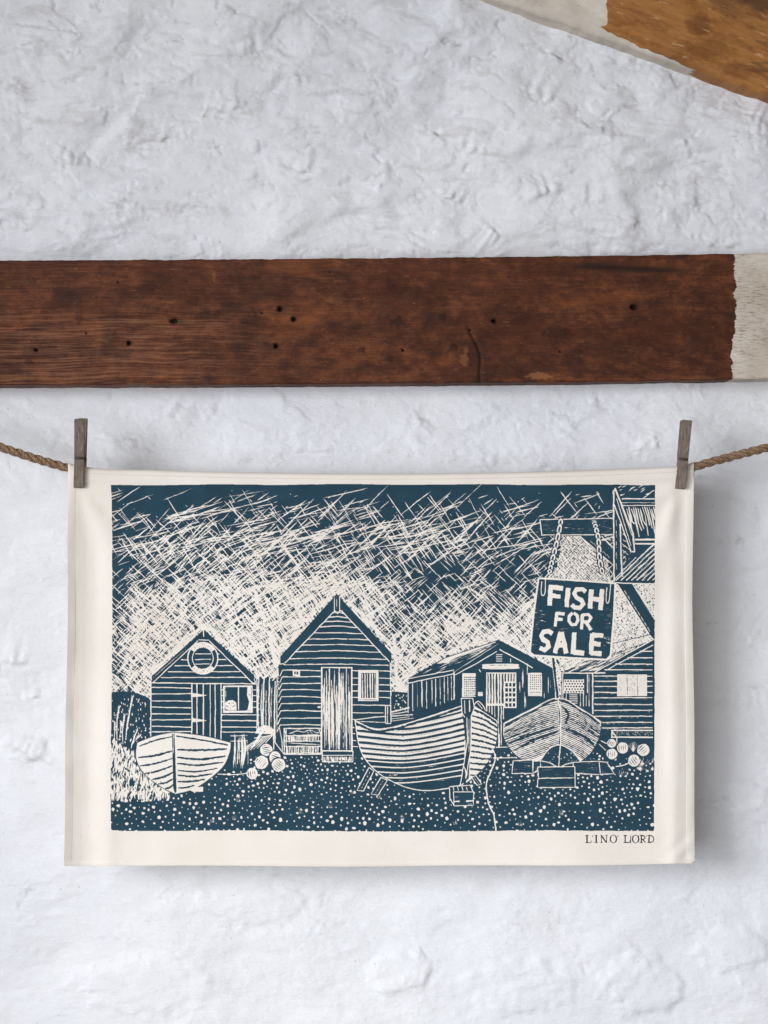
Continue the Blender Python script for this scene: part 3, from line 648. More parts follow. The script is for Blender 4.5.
# ---------------------------------------------------------------- materials
class NT:
    def __init__(s, name):
        s.m = bpy.data.materials.new(name); s.m.use_nodes = True; s.t = s.m.node_tree; s.t.nodes.clear()
        s.out = s.n('ShaderNodeOutputMaterial'); s.b = s.n('ShaderNodeBsdfPrincipled'); s.l(s.b.outputs[0], s.out.inputs[0])
    def n(s, k, **kw):
        o = s.t.nodes.new(k)
        for a, b in kw.items(): setattr(o, a, b)
        return o
    def l(s, a, b): s.t.links.new(a, b)
    def put(s, sock, v):
        if hasattr(v, 'links') or isinstance(v, bpy.types.NodeSocket): s.l(v, sock)
        else: sock.default_value = v
    def pos(s): return s.n('ShaderNodeNewGeometry').outputs['Position']
    def obj(s): return s.n('ShaderNodeTexCoord').outputs['Object']
    def map(s, v, sc=(1, 1, 1), rot=(0, 0, 0), loc=(0, 0, 0)):
        m = s.n('ShaderNodeMapping'); s.l(v, m.inputs[0]); m.inputs['Scale'].default_value = sc; m.inputs['Rotation'].default_value = rot; m.inputs['Location'].default_value = loc
        return m.outputs[0]
    def noise(s, v, scale, det=4, rough=.55, dist=0):
        o = s.n('ShaderNodeTexNoise'); s.l(v, o.inputs['Vector']); o.inputs['Scale'].default_value = scale; o.inputs['Detail'].default_value = det
        o.inputs['Roughness'].default_value = rough; o.inputs['Distortion'].default_value = dist
        return o.outputs['Fac']
    def attr(s, k): return s.n('ShaderNodeAttribute', attribute_name=k).outputs['Fac']
    def rng(s, v, a, b, c=0, d=1, smooth=False):
        o = s.n('ShaderNodeMapRange'); o.interpolation_type = 'SMOOTHSTEP' if smooth else 'LINEAR'; s.put(o.inputs[0], v)
        for i, x in enumerate((a, b, c, d)): s.put(o.inputs[i + 1], x)
        return o.outputs[0]
    def mat(s, op, a, b=0, c=0):
        o = s.n('ShaderNodeMath', operation=op); s.put(o.inputs[0], a); s.put(o.inputs[1], b); s.put(o.inputs[2], c); return o.outputs[0]
    def mix(s, f, a, b, mode='MIX'):
        o = s.n('ShaderNodeMix', data_type='RGBA', blend_type=mode); s.put(o.inputs[0], f)
        s.put(o.inputs[6], a if not isinstance(a, tuple) else (*a, 1)); s.put(o.inputs[7], b if not isinstance(b, tuple) else (*b, 1)); return o.outputs[2]
    def ramp(s, f, stops):
        o = s.n('ShaderNodeValToRGB'); s.l(f, o.inputs[0]); e = o.color_ramp.elements
        while len(e) < len(stops): e.new(.5)
        for i, (p, c) in enumerate(stops): e[i].position = p; e[i].color = (*c, 1)
        return o.outputs[0]
    def bump(s, h, strength, dist, prev=None):
        o = s.n('ShaderNodeBump'); s.put(o.inputs['Height'], h); o.inputs['Strength'].default_value = strength; o.inputs['Distance'].default_value = dist
        if prev: s.l(prev, o.inputs['Normal'])
        return o.outputs[0]
    def done(s, col, rough=.8, normal=None, spec=.3):
        s.put(s.b.inputs['Base Color'], col if not isinstance(col, tuple) else (*col, 1)); s.put(s.b.inputs['Roughness'], rough)
        s.b.inputs['Specular IOR Level'].default_value = spec
        if normal: s.l(normal, s.b.inputs['Normal'])
        return s.m

def srgb(r, g, b): return tuple((x / 255 / 12.92) if x < 10 else ((x / 255 + .055) / 1.055) ** 2.4 for x in (r, g, b))

def limewash():
    t = NT('limewash'); p = t.obj()
    patch = t.noise(p, 2.6, 4, .55); fine = t.noise(t.map(p, (1, 1, 2.2)), 24, 5, .6)
    col = t.mix(t.rng(patch, .35, .65), (.75, .765, .81), (.81, .817, .842))
    col = t.mix(t.rng(fine, .52, .78, 0, .22), col, (.62, .615, .60))
    st = t.mat('MULTIPLY', t.attr('stain_shade'), t.rng(t.noise(t.map(p, (1, 1, 2.5)), 60, 4, .65), .36, .55))
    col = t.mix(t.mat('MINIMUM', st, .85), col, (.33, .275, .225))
    speck = t.rng(t.noise(p, 210, 2, .5), .735, .78)
    col = t.mix(t.mat('MULTIPLY', speck, .55), col, (.34, .29, .24))
    b = t.bump(t.noise(t.map(p, (1, 1, 1.7), (0, .2, 0)), 46, 10, .74), .62, .004)
    vor = t.n('ShaderNodeTexVoronoi', feature='SMOOTH_F1'); t.l(t.map(p, (1, 1, 1.8)), vor.inputs['Vector']); vor.inputs['Scale'].default_value = 38
    pit = t.mat('MULTIPLY', t.rng(vor.outputs['Distance'], .0, .22), t.rng(t.noise(p, 7, 3, .6), .5, .62)); b = t.bump(pit, .2, .002, b)
    b = t.bump(t.noise(t.map(p, (.7, 1, 4.5), (0, .15, 0)), 120, 4, .6), .35, .0012, b)
    return t.done(col, .82, b, .25)

def old_timber():
    t = NT('old_brown_timber'); p = t.obj()
    wob = t.noise(p, 3.5, 3, .5)
    q = t.n('ShaderNodeVectorMath', operation='ADD'); t.l(p, q.inputs[0])
    cmb = t.n('ShaderNodeCombineXYZ'); t.l(t.mat('MULTIPLY', wob, .03), cmb.inputs[2]); t.l(cmb.outputs[0], q.inputs[1]); g = q.outputs[0]
    grain = t.noise(t.map(g, (12, 5, 230)), 1.6, 8, .68, .25)
    line = t.noise(t.map(g, (4, 5, 700)), 1.0, 4, .65, .1)
    blot = t.noise(t.map(p, (1.6, 1, 3.2)), 4.0, 5, .6, .6)
    col = t.ramp(grain, [(.25, srgb(74, 42, 27)), (.43, srgb(94, 53, 33)), (.57, srgb(106, 60, 37)), (.78, srgb(124, 74, 46))])
    col = t.mix(t.rng(line, .50, .70, 0, .38), col, srgb(58, 33, 24))
    mot = t.noise(t.map(p, (20, 16, 30)), 2.2, 9, .74); col = t.mix(t.rng(mot, .43, .58, 0, .75), col, srgb(60, 31, 22)); col = t.mix(t.rng(mot, .26, .44, .55, 0), col, srgb(124, 76, 48))
    big = t.noise(t.map(p, (4, 1, 7)), 2.2, 8, .70, .9); col = t.mix(t.rng(big, .49, .64, 0, .7), col, srgb(52, 28, 21)); tan = t.noise(t.map(p, (5, 1, 12), loc=(3, 0, 1)), 2.2, 5, .6, .5); col = t.mix(t.rng(tan, .55, .72, 0, .35), col, srgb(140, 78, 42))
    col = t.mix(t.rng(blot, .48, .66, 0, .72), col, srgb(64, 31, 20))
    col = t.mix(t.rng(blot, .30, .42, .35, 0), col, srgb(148, 84, 44))
    # greyer, rubbed patch of raised grain on the left half of the lower face
    rub = t.mat('MULTIPLY', t.attr('rub'), t.rng(t.noise(t.map(g, (7, 5, 300)), 2.0, 5, .65), .46, .60))
    col = t.mix(t.mat('MULTIPLY', rub, .36), col, srgb(160, 112, 86))
    fleck = t.rng(t.noise(t.map(p, (80, 60, 170)), 2.4, 3, .65), .66, .76)
    col = t.mix(t.mat('MULTIPLY', fleck, .5), col, srgb(176, 118, 62))
    scr = t.rng(t.noise(t.map(p, (26, 5, 520)), 1.7, 5, .72), .60, .72); col = t.mix(t.mat('MULTIPLY', scr, .42), col, srgb(156, 104, 70))
    dk = t.rng(t.noise(t.map(p, (40, 5, 300), loc=(2, 0, 0)), 1.9, 5, .7), .58, .70); col = t.mix(t.mat('MULTIPLY', dk, .6), col, srgb(46, 26, 20))
    col = t.mix(t.attr('knot'), col, srgb(40, 25, 20))
    worn = t.mat('MULTIPLY', t.attr('worn'), .7); col = t.mix(worn, col, srgb(150, 98, 62))
    col = t.mix(t.attr('hole'), col, (.006, .005, .005))
    edge = t.mat('ADD', t.attr('paint'), t.mat('MULTIPLY', t.mat('SUBTRACT', t.noise(t.map(p, (1, 1, 1.2)), 130, 5, .6), .5), .6))
    pk = t.rng(edge, .46, .54)
    scuff = t.mat('MULTIPLY', t.rng(t.noise(t.map(p, (34, 14, 230)), 2.4, 5, .72), .50, .64), t.rng(t.noise(p, 22, 4, .6), .36, .58))
    pc = t.mix(t.rng(t.noise(p, 14, 4, .6), .4, .62), srgb(206, 196, 184), srgb(182, 170, 156))
    pc = t.mix(t.mat('MULTIPLY', scuff, .8), pc, srgb(104, 88, 74))
    col = t.mix(pk, col, pc)
    h = t.mat('ADD', grain, t.mat('MULTIPLY', line, .9)); b = t.bump(h, .3, .0009)
    b = t.bump(t.noise(t.map(p, (30, 30, 90)), 2, 4, .6), .3, .001, b)
    b = t.bump(pk, .8, .0009, b)
    return t.done(col, t.rng(grain, .3, .7, .6, .78), b, .16)

def rafter_timber():
    t = NT('pale_orange_timber'); p = t.n('ShaderNodeAttribute', attribute_name='along').outputs['Fac']
    v = t.attr('across'); cmb = t.n('ShaderNodeCombineXYZ'); t.l(p, cmb.inputs[0]); t.l(v, cmb.inputs[1]); g = cmb.outputs[0]; w = t.obj()
    grain = t.noise(t.map(g, (9, 80, 1)), 1.7, 8, .66, .4); blot = t.noise(t.map(g, (2, 5, 1)), 3.5, 5, .62, .8)
    col = t.ramp(grain, [(.25, srgb(138, 92, 46)), (.45, srgb(160, 108, 57)), (.6, srgb(172, 120, 67)), (.78, srgb(188, 140, 90))])
    col = t.mix(t.rng(blot, .5, .72, 0, .5), col, srgb(100, 62, 34))
    col = t.mix(t.attr('dark_end'), col, srgb(66, 46, 36)); col = t.mix(t.attr('knot'), col, srgb(92, 46, 18))
    fl = t.rng(t.noise(t.map(g, (22, 260, 1)), 2.0, 5, .7), .56, .7); col = t.mix(t.mat('MULTIPLY', fl, .35), col, srgb(104, 64, 34)); mo = t.noise(t.map(g, (14, 30, 1)), 2.4, 7, .7, .6); col = t.mix(t.rng(mo, .5, .64, 0, .55), col, srgb(112, 66, 34)); col = t.mix(t.rng(mo, .28, .42, .4, 0), col, srgb(186, 138, 92))
    sc = t.rng(t.noise(t.map(g, (16, 70, 1)), 2.2, 4, .65), .62, .68); col = t.mix(t.mat('MULTIPLY', sc, .5), col, srgb(206, 172, 128))
    edge = t.mat('ADD', t.attr('paint'), t.mat('MULTIPLY', t.mat('SUBTRACT', t.noise(w, 120, 4, .6), .5), .6)); pk = t.rng(edge, .45, .55)
    pc = t.mix(t.rng(t.noise(w, 18, 5, .6), .38, .64), srgb(216, 207, 194), srgb(192, 182, 170))
    chip = t.rng(t.noise(t.map(g, (10, 40, 1)), 3.2, 5, .65), .64, .69); pc = t.mix(t.mat('MULTIPLY', chip, .8), pc, srgb(126, 98, 72))
    col = t.mix(pk, col, pc)
    b = t.bump(grain, .5, .0014); b = t.bump(t.noise(w, 90, 5, .6), .35, .0012, b); b = t.bump(pk, .7, .0008, b)
    return t.done(col, .7, b, .25)

def cotton(name, ink=None):
    t = NT(name); p = t.obj()
    base = t.mix(t.rng(t.noise(p, 7, 4, .55), .38, .64), srgb(230, 224, 216), srgb(224, 216, 206))
    base = t.mix(t.rng(t.noise(t.map(p, (900, 1, 130)), 1.0, 2, .5), .50, .72, 0, .10), base, srgb(206, 192, 176))
    base = t.mix(t.rng(t.noise(p, 420, 1, .4), .73, .77, 0, .3), base, srgb(184, 166, 146))
    wv = t.n('ShaderNodeTexWave', bands_direction='X'); t.l(p, wv.inputs[0]); wv.inputs['Scale'].default_value = 420; wv.inputs['Distortion'].default_value = .6
    wh = t.n('ShaderNodeTexWave', bands_direction='Z'); t.l(p, wh.inputs[0]); wh.inputs['Scale'].default_value = 420; wh.inputs['Distortion'].default_value = .6
    b = t.bump(t.mat('ADD', wv.outputs['Fac'], wh.outputs['Fac']), .12, .0003)
    b = t.bump(t.noise(p, 60, 4, .55), .12, .0012, b)
    col = base; r = .92
    if ink:
        k = t.rng(t.attr('ink'), .36, .64, 0, 1)
        tone = t.mix(t.rng(t.noise(p, 34, 4, .6), .36, .66), ink, tuple(c * 1.22 for c in ink))
        thin = t.rng(t.noise(p, 900, 2, .6), .66, .76, 0, .28); tone = t.mix(thin, tone, tuple(c * 2.2 + .02 for c in ink))
        col = t.mix(k, base, tone)
    m = t.done(col, r, b, .12)
    t.b.inputs['Sheen Weight'].default_value = .15; t.b.inputs['Sheen Roughness'].default_value = .5
    return m

def weathered_peg():
    t = NT('weathered_grey_wood'); p = t.obj()
    g = t.noise(t.map(p, (260, 260, 16)), 2.2, 6, .62, .5); bl = t.noise(p, 60, 4, .6)
    col = t.ramp(g, [(.28, srgb(72, 63, 57)), (.47, srgb(112, 101, 92)), (.60, srgb(132, 120, 110)), (.78, srgb(156, 145, 134))])
    col = t.mix(t.rng(bl, .46, .68, 0, .55), col, srgb(84, 73, 64))
    return t.done(col, .85, t.bump(g, .7, .0008), .2)

def plain(name, col, rough, metal=0):
    t = NT(name); p = t.obj(); n = t.noise(p, 220, 4, .6)
    t.b.inputs['Metallic'].default_value = metal
    return t.done(t.mix(t.rng(n, .4, .65), col, tuple(c * .55 for c in col)), rough, t.bump(n, .3, .0004), .4)

def sisal():
    t = NT('sisal_fibre'); f = t.attr('fibre'); p = t.obj(); n = t.noise(p, 160, 4, .6)
    col = t.ramp(t.mat('ADD', t.mat('MULTIPLY', f, .7), t.mat('MULTIPLY', n, .4)), [(.22, srgb(78, 58, 43)), (.5, srgb(126, 99, 76)), (.85, srgb(176, 150, 124))])
    return t.done(col, .9, t.bump(f, .9, .0009), .15)

# ---------------------------------------------------------------- the wall: thick limewashed rubble and plaster
def axis(lo, a, b, hi, fine, coarse):
    return np.concatenate([np.arange(lo, a, coarse), np.arange(a, b, fine), np.arange(b, hi + coarse, coarse)])

def wall():
    xs = axis(-560, -60, 828, 1330, 1.7, 7); ys = axis(-500, -60, 1084, 1500, 1.7, 7)
    px, py = np.meshgrid(xs, ys)
    wx = px + 22 * fbm(px / 130, py / 110, 3, 40); wy = py + 18 * fbm(px / 120, py / 100, 3, 50)
    up = sstep(430, 120, py)                                   # rougher above, smoother brushed coats below
    h = 7.5 * fbm(px / 330, py / 240, 3, 1)
    h += (3.4 + 5.6 * up) * fbm((wx + .3 * wy) / 104, wy / 56, 3, 7, .36)
    cell = fbm((wx + .22 * wy) / 74, (wy - .1 * wx) / 27, 4, 21, .55)
    low = sstep(840, 900, py)
    m = sstep(.0, .6, fbm(px / 150, py / 110, 2, 31)); m2 = sstep(-.1, .5, fbm(px / 120, py / 100, 2, 33))
    h += (.4 + 2.3 * m) * (.55 - np.abs(cell)) * (.6 + .7 * up) * (1 - .45 * low)            # soft ridges between trowel hollows
    st = fbm((px * .96 + py * .25) / 70, (py - px * .12) / 9, 4, 61)
    h += (.2 + 1.25 * up) * st * (.3 + 1.0 * m2)
    h += .42 * fbm(px / 13, py / 7, 4, 71) * (.25 + 1.0 * m)
    stain_shade = .22 * sstep(.40, .64, np.abs(cell) * .0 + fbm(wx / 46, wy / 17, 4, 81)) * (.15 + .85 * up)
    # single trowel ledges and cracks: x, y, length, angle, height, crack grime and painted lip shade
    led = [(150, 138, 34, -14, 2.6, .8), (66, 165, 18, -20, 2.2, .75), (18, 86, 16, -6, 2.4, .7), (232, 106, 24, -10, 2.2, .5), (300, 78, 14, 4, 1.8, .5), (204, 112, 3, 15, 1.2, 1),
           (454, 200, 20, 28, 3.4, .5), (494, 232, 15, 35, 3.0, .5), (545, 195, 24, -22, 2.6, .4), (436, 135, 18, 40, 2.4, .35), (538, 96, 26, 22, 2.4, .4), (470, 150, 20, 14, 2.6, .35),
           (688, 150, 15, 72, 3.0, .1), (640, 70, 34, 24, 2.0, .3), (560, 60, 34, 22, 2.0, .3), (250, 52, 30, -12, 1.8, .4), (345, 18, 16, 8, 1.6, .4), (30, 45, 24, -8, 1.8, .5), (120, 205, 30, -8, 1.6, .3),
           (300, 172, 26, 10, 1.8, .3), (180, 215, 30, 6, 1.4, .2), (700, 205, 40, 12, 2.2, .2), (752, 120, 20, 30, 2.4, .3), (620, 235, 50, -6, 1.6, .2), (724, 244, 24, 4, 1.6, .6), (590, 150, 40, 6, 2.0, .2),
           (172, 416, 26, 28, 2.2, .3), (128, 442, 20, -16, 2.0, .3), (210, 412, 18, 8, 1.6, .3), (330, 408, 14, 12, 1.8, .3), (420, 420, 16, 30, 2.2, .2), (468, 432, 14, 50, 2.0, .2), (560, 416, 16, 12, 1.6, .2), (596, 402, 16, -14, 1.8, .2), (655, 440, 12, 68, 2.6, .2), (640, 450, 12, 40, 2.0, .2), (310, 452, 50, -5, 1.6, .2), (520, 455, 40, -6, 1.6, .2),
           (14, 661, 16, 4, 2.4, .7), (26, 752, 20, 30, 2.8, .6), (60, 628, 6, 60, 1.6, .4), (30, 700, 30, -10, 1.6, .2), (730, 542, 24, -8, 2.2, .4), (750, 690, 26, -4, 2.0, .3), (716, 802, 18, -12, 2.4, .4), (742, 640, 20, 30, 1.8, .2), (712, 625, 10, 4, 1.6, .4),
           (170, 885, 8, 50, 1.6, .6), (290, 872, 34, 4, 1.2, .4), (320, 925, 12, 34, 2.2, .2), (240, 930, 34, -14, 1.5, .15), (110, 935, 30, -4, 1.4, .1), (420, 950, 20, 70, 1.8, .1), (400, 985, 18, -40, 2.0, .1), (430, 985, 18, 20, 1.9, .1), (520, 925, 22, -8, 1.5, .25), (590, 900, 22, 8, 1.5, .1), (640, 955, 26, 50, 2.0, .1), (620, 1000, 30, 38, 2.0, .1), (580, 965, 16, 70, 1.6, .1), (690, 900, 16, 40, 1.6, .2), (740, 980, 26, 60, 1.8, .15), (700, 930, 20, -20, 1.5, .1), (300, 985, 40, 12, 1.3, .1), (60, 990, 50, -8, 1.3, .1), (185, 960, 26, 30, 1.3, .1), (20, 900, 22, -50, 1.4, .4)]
    rr = random.Random(3)
    for _ in range(70):                                         # the rest of the wall beyond and between
        x, y = rr.uniform(-540, 1300), rr.uniform(-480, 1480)
        if -20 < x < 788 and 0 < y < 1024 and rr.random() < .45: continue
        led.append((x, y, rr.uniform(8, 40), rr.uniform(-28, 40), rr.uniform(1, 2.2), rr.uniform(0, .4)))
    rough = np.zeros_like(px)
    fine = fbm(px / 5.2, py / 3.6, 3, 72); crumb = .5 - np.abs(fbm(wx / 26, wy / 9, 4, 73))
    for x, y, L, ang, a, s in led:
        a0 = math.radians(ang); R = L * 2.2 + 30
        ix = np.searchsorted(xs, (x - R, x + R)); iy = np.searchsorted(ys, (y - R, y + R))
        if ix[1] - ix[0] < 2 or iy[1] - iy[0] < 2: continue
        W = np.s_[iy[0]:iy[1], ix[0]:ix[1]]; qx, qy = px[W], py[W]
        gain = (1.2 + .7 * up[W]) * (1 - .5 * low[W])
        t = (qx - x) * math.cos(a0) + (qy - y) * math.sin(a0); d = -(qx - x) * math.sin(a0) + (qy - y) * math.cos(a0)
        rough[W] = np.maximum(rough[W], np.exp(-(t / (1.1 * L)) ** 2 - (d / (.42 * L + 5)) ** 2) * min(1, a / 2.4))
        # a broken run of short lips, one long and several small, none parallel
        for k in range(1 + int(L / 16)):
            l = L * (.8 if k == 0 else rr.uniform(.2, .8)); ox, oy = (0, 0) if k == 0 else (rr.gauss(0, .9) * L, rr.gauss(0, .2) * L + rr.uniform(-2, 2)); ox, oy = ox * math.cos(a0) - oy * math.sin(a0), ox * math.sin(a0) + oy * math.cos(a0)
            b0 = a0 + (rr.uniform(-.06, .06) if k == 0 else rr.gauss(0, .45)); cx, cy = x + ox, y + oy
            t = (qx - cx) * math.cos(b0) + (qy - cy) * math.sin(b0); d = -(qx - cx) * math.sin(b0) + (qy - cy) * math.cos(b0)
            ph = rr.uniform(0, 90)
            d = d + .10 * l * perlin(t / (.6 * l + 4), t * 0 + ph, 91) + 1.0 * perlin(t / 7.0, t * 0 + ph, 92) + .5 * perlin(t / 2.4, t * 0 + ph, 93) + rr.uniform(-.06, .06) * t * t / l
            if rr.random() < .35: d = -d
            e = np.exp(-(t / l) ** 2 * 1.3) * np.clip(.6 + 1.3 * perlin(t / (3.2 + .25 * l), d * .03 + ph, 94), 0, 1.2)
            wl = rr.uniform(5, 18); ws = rr.uniform(1.0, 2.2)
            h[W] += a * gain * (1.05 if k == 0 else rr.uniform(.2, .7)) * e * (np.where(d < 0, np.exp(d / wl), np.exp(-d / ws)) - .35 * np.exp(-((d - 1.8 * ws) / (1.5 * ws)) ** 2))
            st_ = s * e * np.exp(-((d - 1.2 * ws) / (1.1 * ws)) ** 2)  # brown grime in the crack, plus shade painted along the lip
            stain_shade[W] = np.maximum(stain_shade[W], st_ * (1 if k == 0 else rr.uniform(.2, .9)))
    h += ((.10 + .7 * rough) * fine + (.10 + 1.3 * rough) * crumb) * (1 - .35 * low)
    smudge = sstep(-.05, .45, fbm((wx + .3 * wy) / 40, (wy - .1 * wx) / 8, 4, 84)) * sstep(.25, .9, rough) * up
    stain_shade = np.maximum(stain_shade, .42 * smudge * sstep(620, 380, px + .6 * py))
    # laps of old coats: low broken cliffs, and narrow creases between trowel passes
    band = np.exp(-((py - 428) / 46.0) ** 2)
    for sx, sy, amp, ca_, sd in ((74, 34, 2.1, 1.5, 110), (40, 19, 1.3, 1.2, 120), (21, 10, .55, .7, 130)):
        n1 = fbm((wx + .35 * wy) / sx, (wy - .12 * wx) / sy, 4, sd, .5)
        k1 = sstep(.05, .5, fbm(px / (sx * 1.1), py / (sy * 1.5), 2, sd + 3)) * (.36 + .95 * up + .45 * band)
        h += amp * k1 * sstep(-.05, .05, n1)
        n2 = fbm((wx + .3 * wy) / (sx * .8), (wy - .2 * wx) / (sy * .8), 3, sd + 5, .5)
        k2 = sstep(.1, .5, fbm(px / sx, py / sy, 2, sd + 7)) * (.3 + .95 * up + .4 * band)
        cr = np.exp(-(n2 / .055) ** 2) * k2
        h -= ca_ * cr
        if sx > 30: stain_shade = np.maximum(stain_shade, .38 * cr * (.15 + .85 * up) * sstep(-.1, .4, fbm(px / 50, py / 30, 2, sd + 9)))
    # rounded stones showing under the coats low on the wall
    for x, y, rx, ry, a in ((398, 972, 34, 24, 3.5), (24, 748, 26, 15, 3.2), (640, 985, 44, 34, 3.0), (150, 985, 70, 34, 2.4), (250, 905, 60, 22, 2.0), (520, 985, 60, 30, 2.4), (720, 520, 44, 26, 2.2), (742, 800, 34, 20, 2.4), (40, 560, 40, 26, 1.8), (730, 950, 40, 24, 2.6)):
        q = ((px - x) / rx) ** 2 + ((py - y) / ry) ** 2 + .35 * perlin(px / 14, py / 12, 97)
        h += a * (1 - sstep(.35, 1.15, q)) * 1.1
    # the plaster dishes in towards the timbers
    h -= 5 * np.exp(-np.clip(258 - py, 0, None) / 9.0) * (py < 330)
    X, _, Z = P(px, py, WALL_Y)
    Y = WALL_Y - h * .001
    o = grid_obj('wall', X, Y, Z, limewash(), {'stain_shade': np.clip(stain_shade, 0, 1)})
    return tag(o, 'rough whitewashed stone wall with lumpy plaster behind everything', kind='structure')

# ---------------------------------------------------------------- timbers
def timber_grid(L, prof_top, prof_bot, yf, yb, r=2.4, n_face=150):
    """length samples L; returns s (0 back-top .. face .. back-bottom) rows as (v, depth) pairs with v in 0..1 across the face"""
    rows = []
    for k in range(14): rows.append((0.0, yb + (yf + r * U - yb) * k / 14, -1))
    for k in range(5): a = k / 4 * math.pi / 2; rows.append((-(1), (a), 0))
    return rows

def beam():
    xs = axis(-420, -30, 800, 1200, 1.15, 4)
    r = 2.6; nface = 116
    prof = []                                                   # (v across face, inset in v-direction units px, depth)
    yf, yb = TIMBER_Y, WALL_Y + .02
    for k in range(12): prof.append(('t', yb + (yf + r * U - yb) * k / 12, 0.0))
    for k in range(6): a = k / 5 * math.pi / 2; prof.append(('t', yf + r * U * (1 - math.sin(a)), r * (1 - math.cos(a))))
    for k in range(1, nface): prof.append(('f', yf, k / nface))
    for k in range(6): a = (1 - k / 5) * math.pi / 2; prof.append(('b', yf + r * U * (1 - math.sin(a)), r * (1 - math.cos(a))))
    for k in range(1, 13): prof.append(('b', yf + r * U + (yb - yf - r * U) * k / 12, 0.0))
    # front edges as they run in the photograph
    top = np.interp(xs, [-420, 0, 180, 384, 560, 735, 768, 1200], [262.3, 260.3, 259.4, 257.8, 256.0, 253.6, 253.4, 250]) + .7 * perlin(xs / 26.0, xs * 0, 3) + .4 * perlin(xs / 7.0, xs * 0, 4)
    bot = np.interp(xs, [-420, 0, 200, 384, 560, 735, 768, 1200], [386.0, 385.0, 384.6, 383.6, 382.2, 379.6, 378.6, 375]) + .6 * perlin(xs / 30.0, xs * 0, 5) + .35 * perlin(xs / 8.0, xs * 0, 6)
    X = []; Y = []; Z = []; PYs = []
    for kind, a, b in prof:
        if kind == 't': py = top + b; y = a
        elif kind == 'b': py = bot - b; y = a
        else: py = (top + r) + (bot - top - 2 * r) * b; y = a
        fx, _, fz = P(xs, py, yf)
        X.append(fx); Z.append(fz); Y.append(np.full_like(xs, y)); PYs.append(py)
    X, Y, Z, py = map(np.array, (X, Y, Z, PYs)); px = np.broadcast_to(xs, py.shape)
    face = (Y < yf + .0005)
    dep = .0006 * fbm(px / 60, py / 14, 4, 8) + .0005 * fbm(px / 30, py / 3.2, 3, 9)
    # saw step along the left half: upper plank face stands a little proud of the lower
    lip = 317 + 3.5 * perlin(px / 40.0, px * 0, 12) - 1.5
    dep = dep + .0022 * sstep(1.5, -1.5, py - lip) * sstep(74, 84, px) * sstep(215, 150, px) * np.exp(-np.clip(lip - py, 0, None) / 22)
    hole = np.zeros_like(px, float); knot = np.zeros_like(px, float); worn = np.zeros_like(px, float)
    for x, y, q, s in ((280, 309, 2.6, 1), (294, 319, 2.5, 1), (276, 346, 2.3, 1), (174, 321, 2.6, 1.6), (129, 343, 2.4, 1), (36, 350, 1.6, 1.5), (634, 307, 2.9, 1.3), (494, 321, 2.3, 1), (262, 313, 1, 1), (560, 352, .9, 1), (330, 272, .9, 1), (118, 282, .8, 1), (86, 333, 1, 1), (403, 350, 1, 1), (470, 330, .8, 1)):
        d = np.hypot((px - x) / s, py - y) + .5 * perlin(px / 3.0, py / 3.0, 14)
        k = sstep(q * 1.15, q * .5, d); hole = np.maximum(hole, k); dep = dep - .006 * k
        knot = np.maximum(knot, .55 * sstep(q * 2.2, q * .9, d))
    for x, y, a, b, s in ((398, 322, 10, 6.5, .8), (441, 317, 6, 4, .75), (389, 359, 6, 3.6, .7), (411, 347, 3.6, 2.6, .7), (453, 347, 5.5, 4, .75), (361, 350, 4.6, 3.6, .6), (28, 362, 4, 4, .55), (30, 280, 8, 4, .35), (110, 336, 9, 7, .4), (102, 352, 5, 4, .4), (253, 318, 5, 4.5, .45), (216, 315, 5, 3, .4), (78, 312, 4, 14, .5), (640, 372, 10, 4, .2), (243, 267, 5, 3, .4), (700, 330, 18, 22, .4), (556, 334, 16, 9, .55), (655, 290, 24, 9, .35), (500, 372, 24, 7, .35), (620, 345, 40, 10, .2)):
        d = np.hypot((px - x) / a, (py - y) / b) + .35 * perlin(px / 5.0, py / 4.0, 15)
        k = sstep(1.15, .55, d); knot = np.maximum(knot, s * k); dep = dep + .0009 * k
    # dark charred streak by the top edge and the split near the middle
    knot = np.maximum(knot, .95 * np.exp(-((py - (265 + 3.0 * np.sin((px - 570) / 50.0) + .035 * np.abs(px - 600))) / 4.3) ** 2) * sstep(562, 586, px) * sstep(704, 660, px))
    knot = np.maximum(knot, .5 * sstep(.0, .5, fbm(px / 26, py / 15, 5, 17, .6)) * sstep(1.15, .5, np.hypot((px - 668) / 62, (py - 292) / 30)))
    knot = np.maximum(knot, .42 * sstep(.12, .6, fbm(px / 46, py / 20, 5, 20, .62)))
    knot = np.maximum(knot, .7 * np.exp(-((px - (470 + .23 * (py - 330) + 3 * np.sin(py / 9.0))) / 1.6) ** 2) * sstep(322, 334, py))
    dep = dep - .0022 * np.exp(-((px - (472 + .23 * (py - 330) + 3 * np.sin(py / 9.0))) / 1.5) ** 2) * sstep(322, 334, py)
    for x, y, a, b, s in ((540, 376, 13, 4.2, .8), (464, 360, 5, 7, .55), (214, 276, 1.5, 5, .4), (466, 350, 3, 4, .5), (335, 300, 14, 4, .25), (30, 378, 30, 2, .4), (700, 378, 20, 2.5, .3)):
        k = sstep(1.1, .6, np.hypot((px - x) / a, (py - y) / b) + .4 * perlin(px / 4.0, py / 3.0, 16)); worn = np.maximum(worn, s * k)
    dep = dep * face
    rub = sstep(300, 120, px) * sstep(305, 325, py) * .9 + .25 * sstep(560, 120, px)
    paint = .5 + (px - (734 + 3.0 * perlin(py / 12.0, py * 0, 18) + 2.0 * np.sin(py / 21.0))) / 13.0
    paint = np.where((py > 378.5 + .6 * perlin(px / 9.0, px * 0, 19)) & (py < bot[None, :] - 1), np.minimum(paint, .47), paint)
    Y = Y - dep
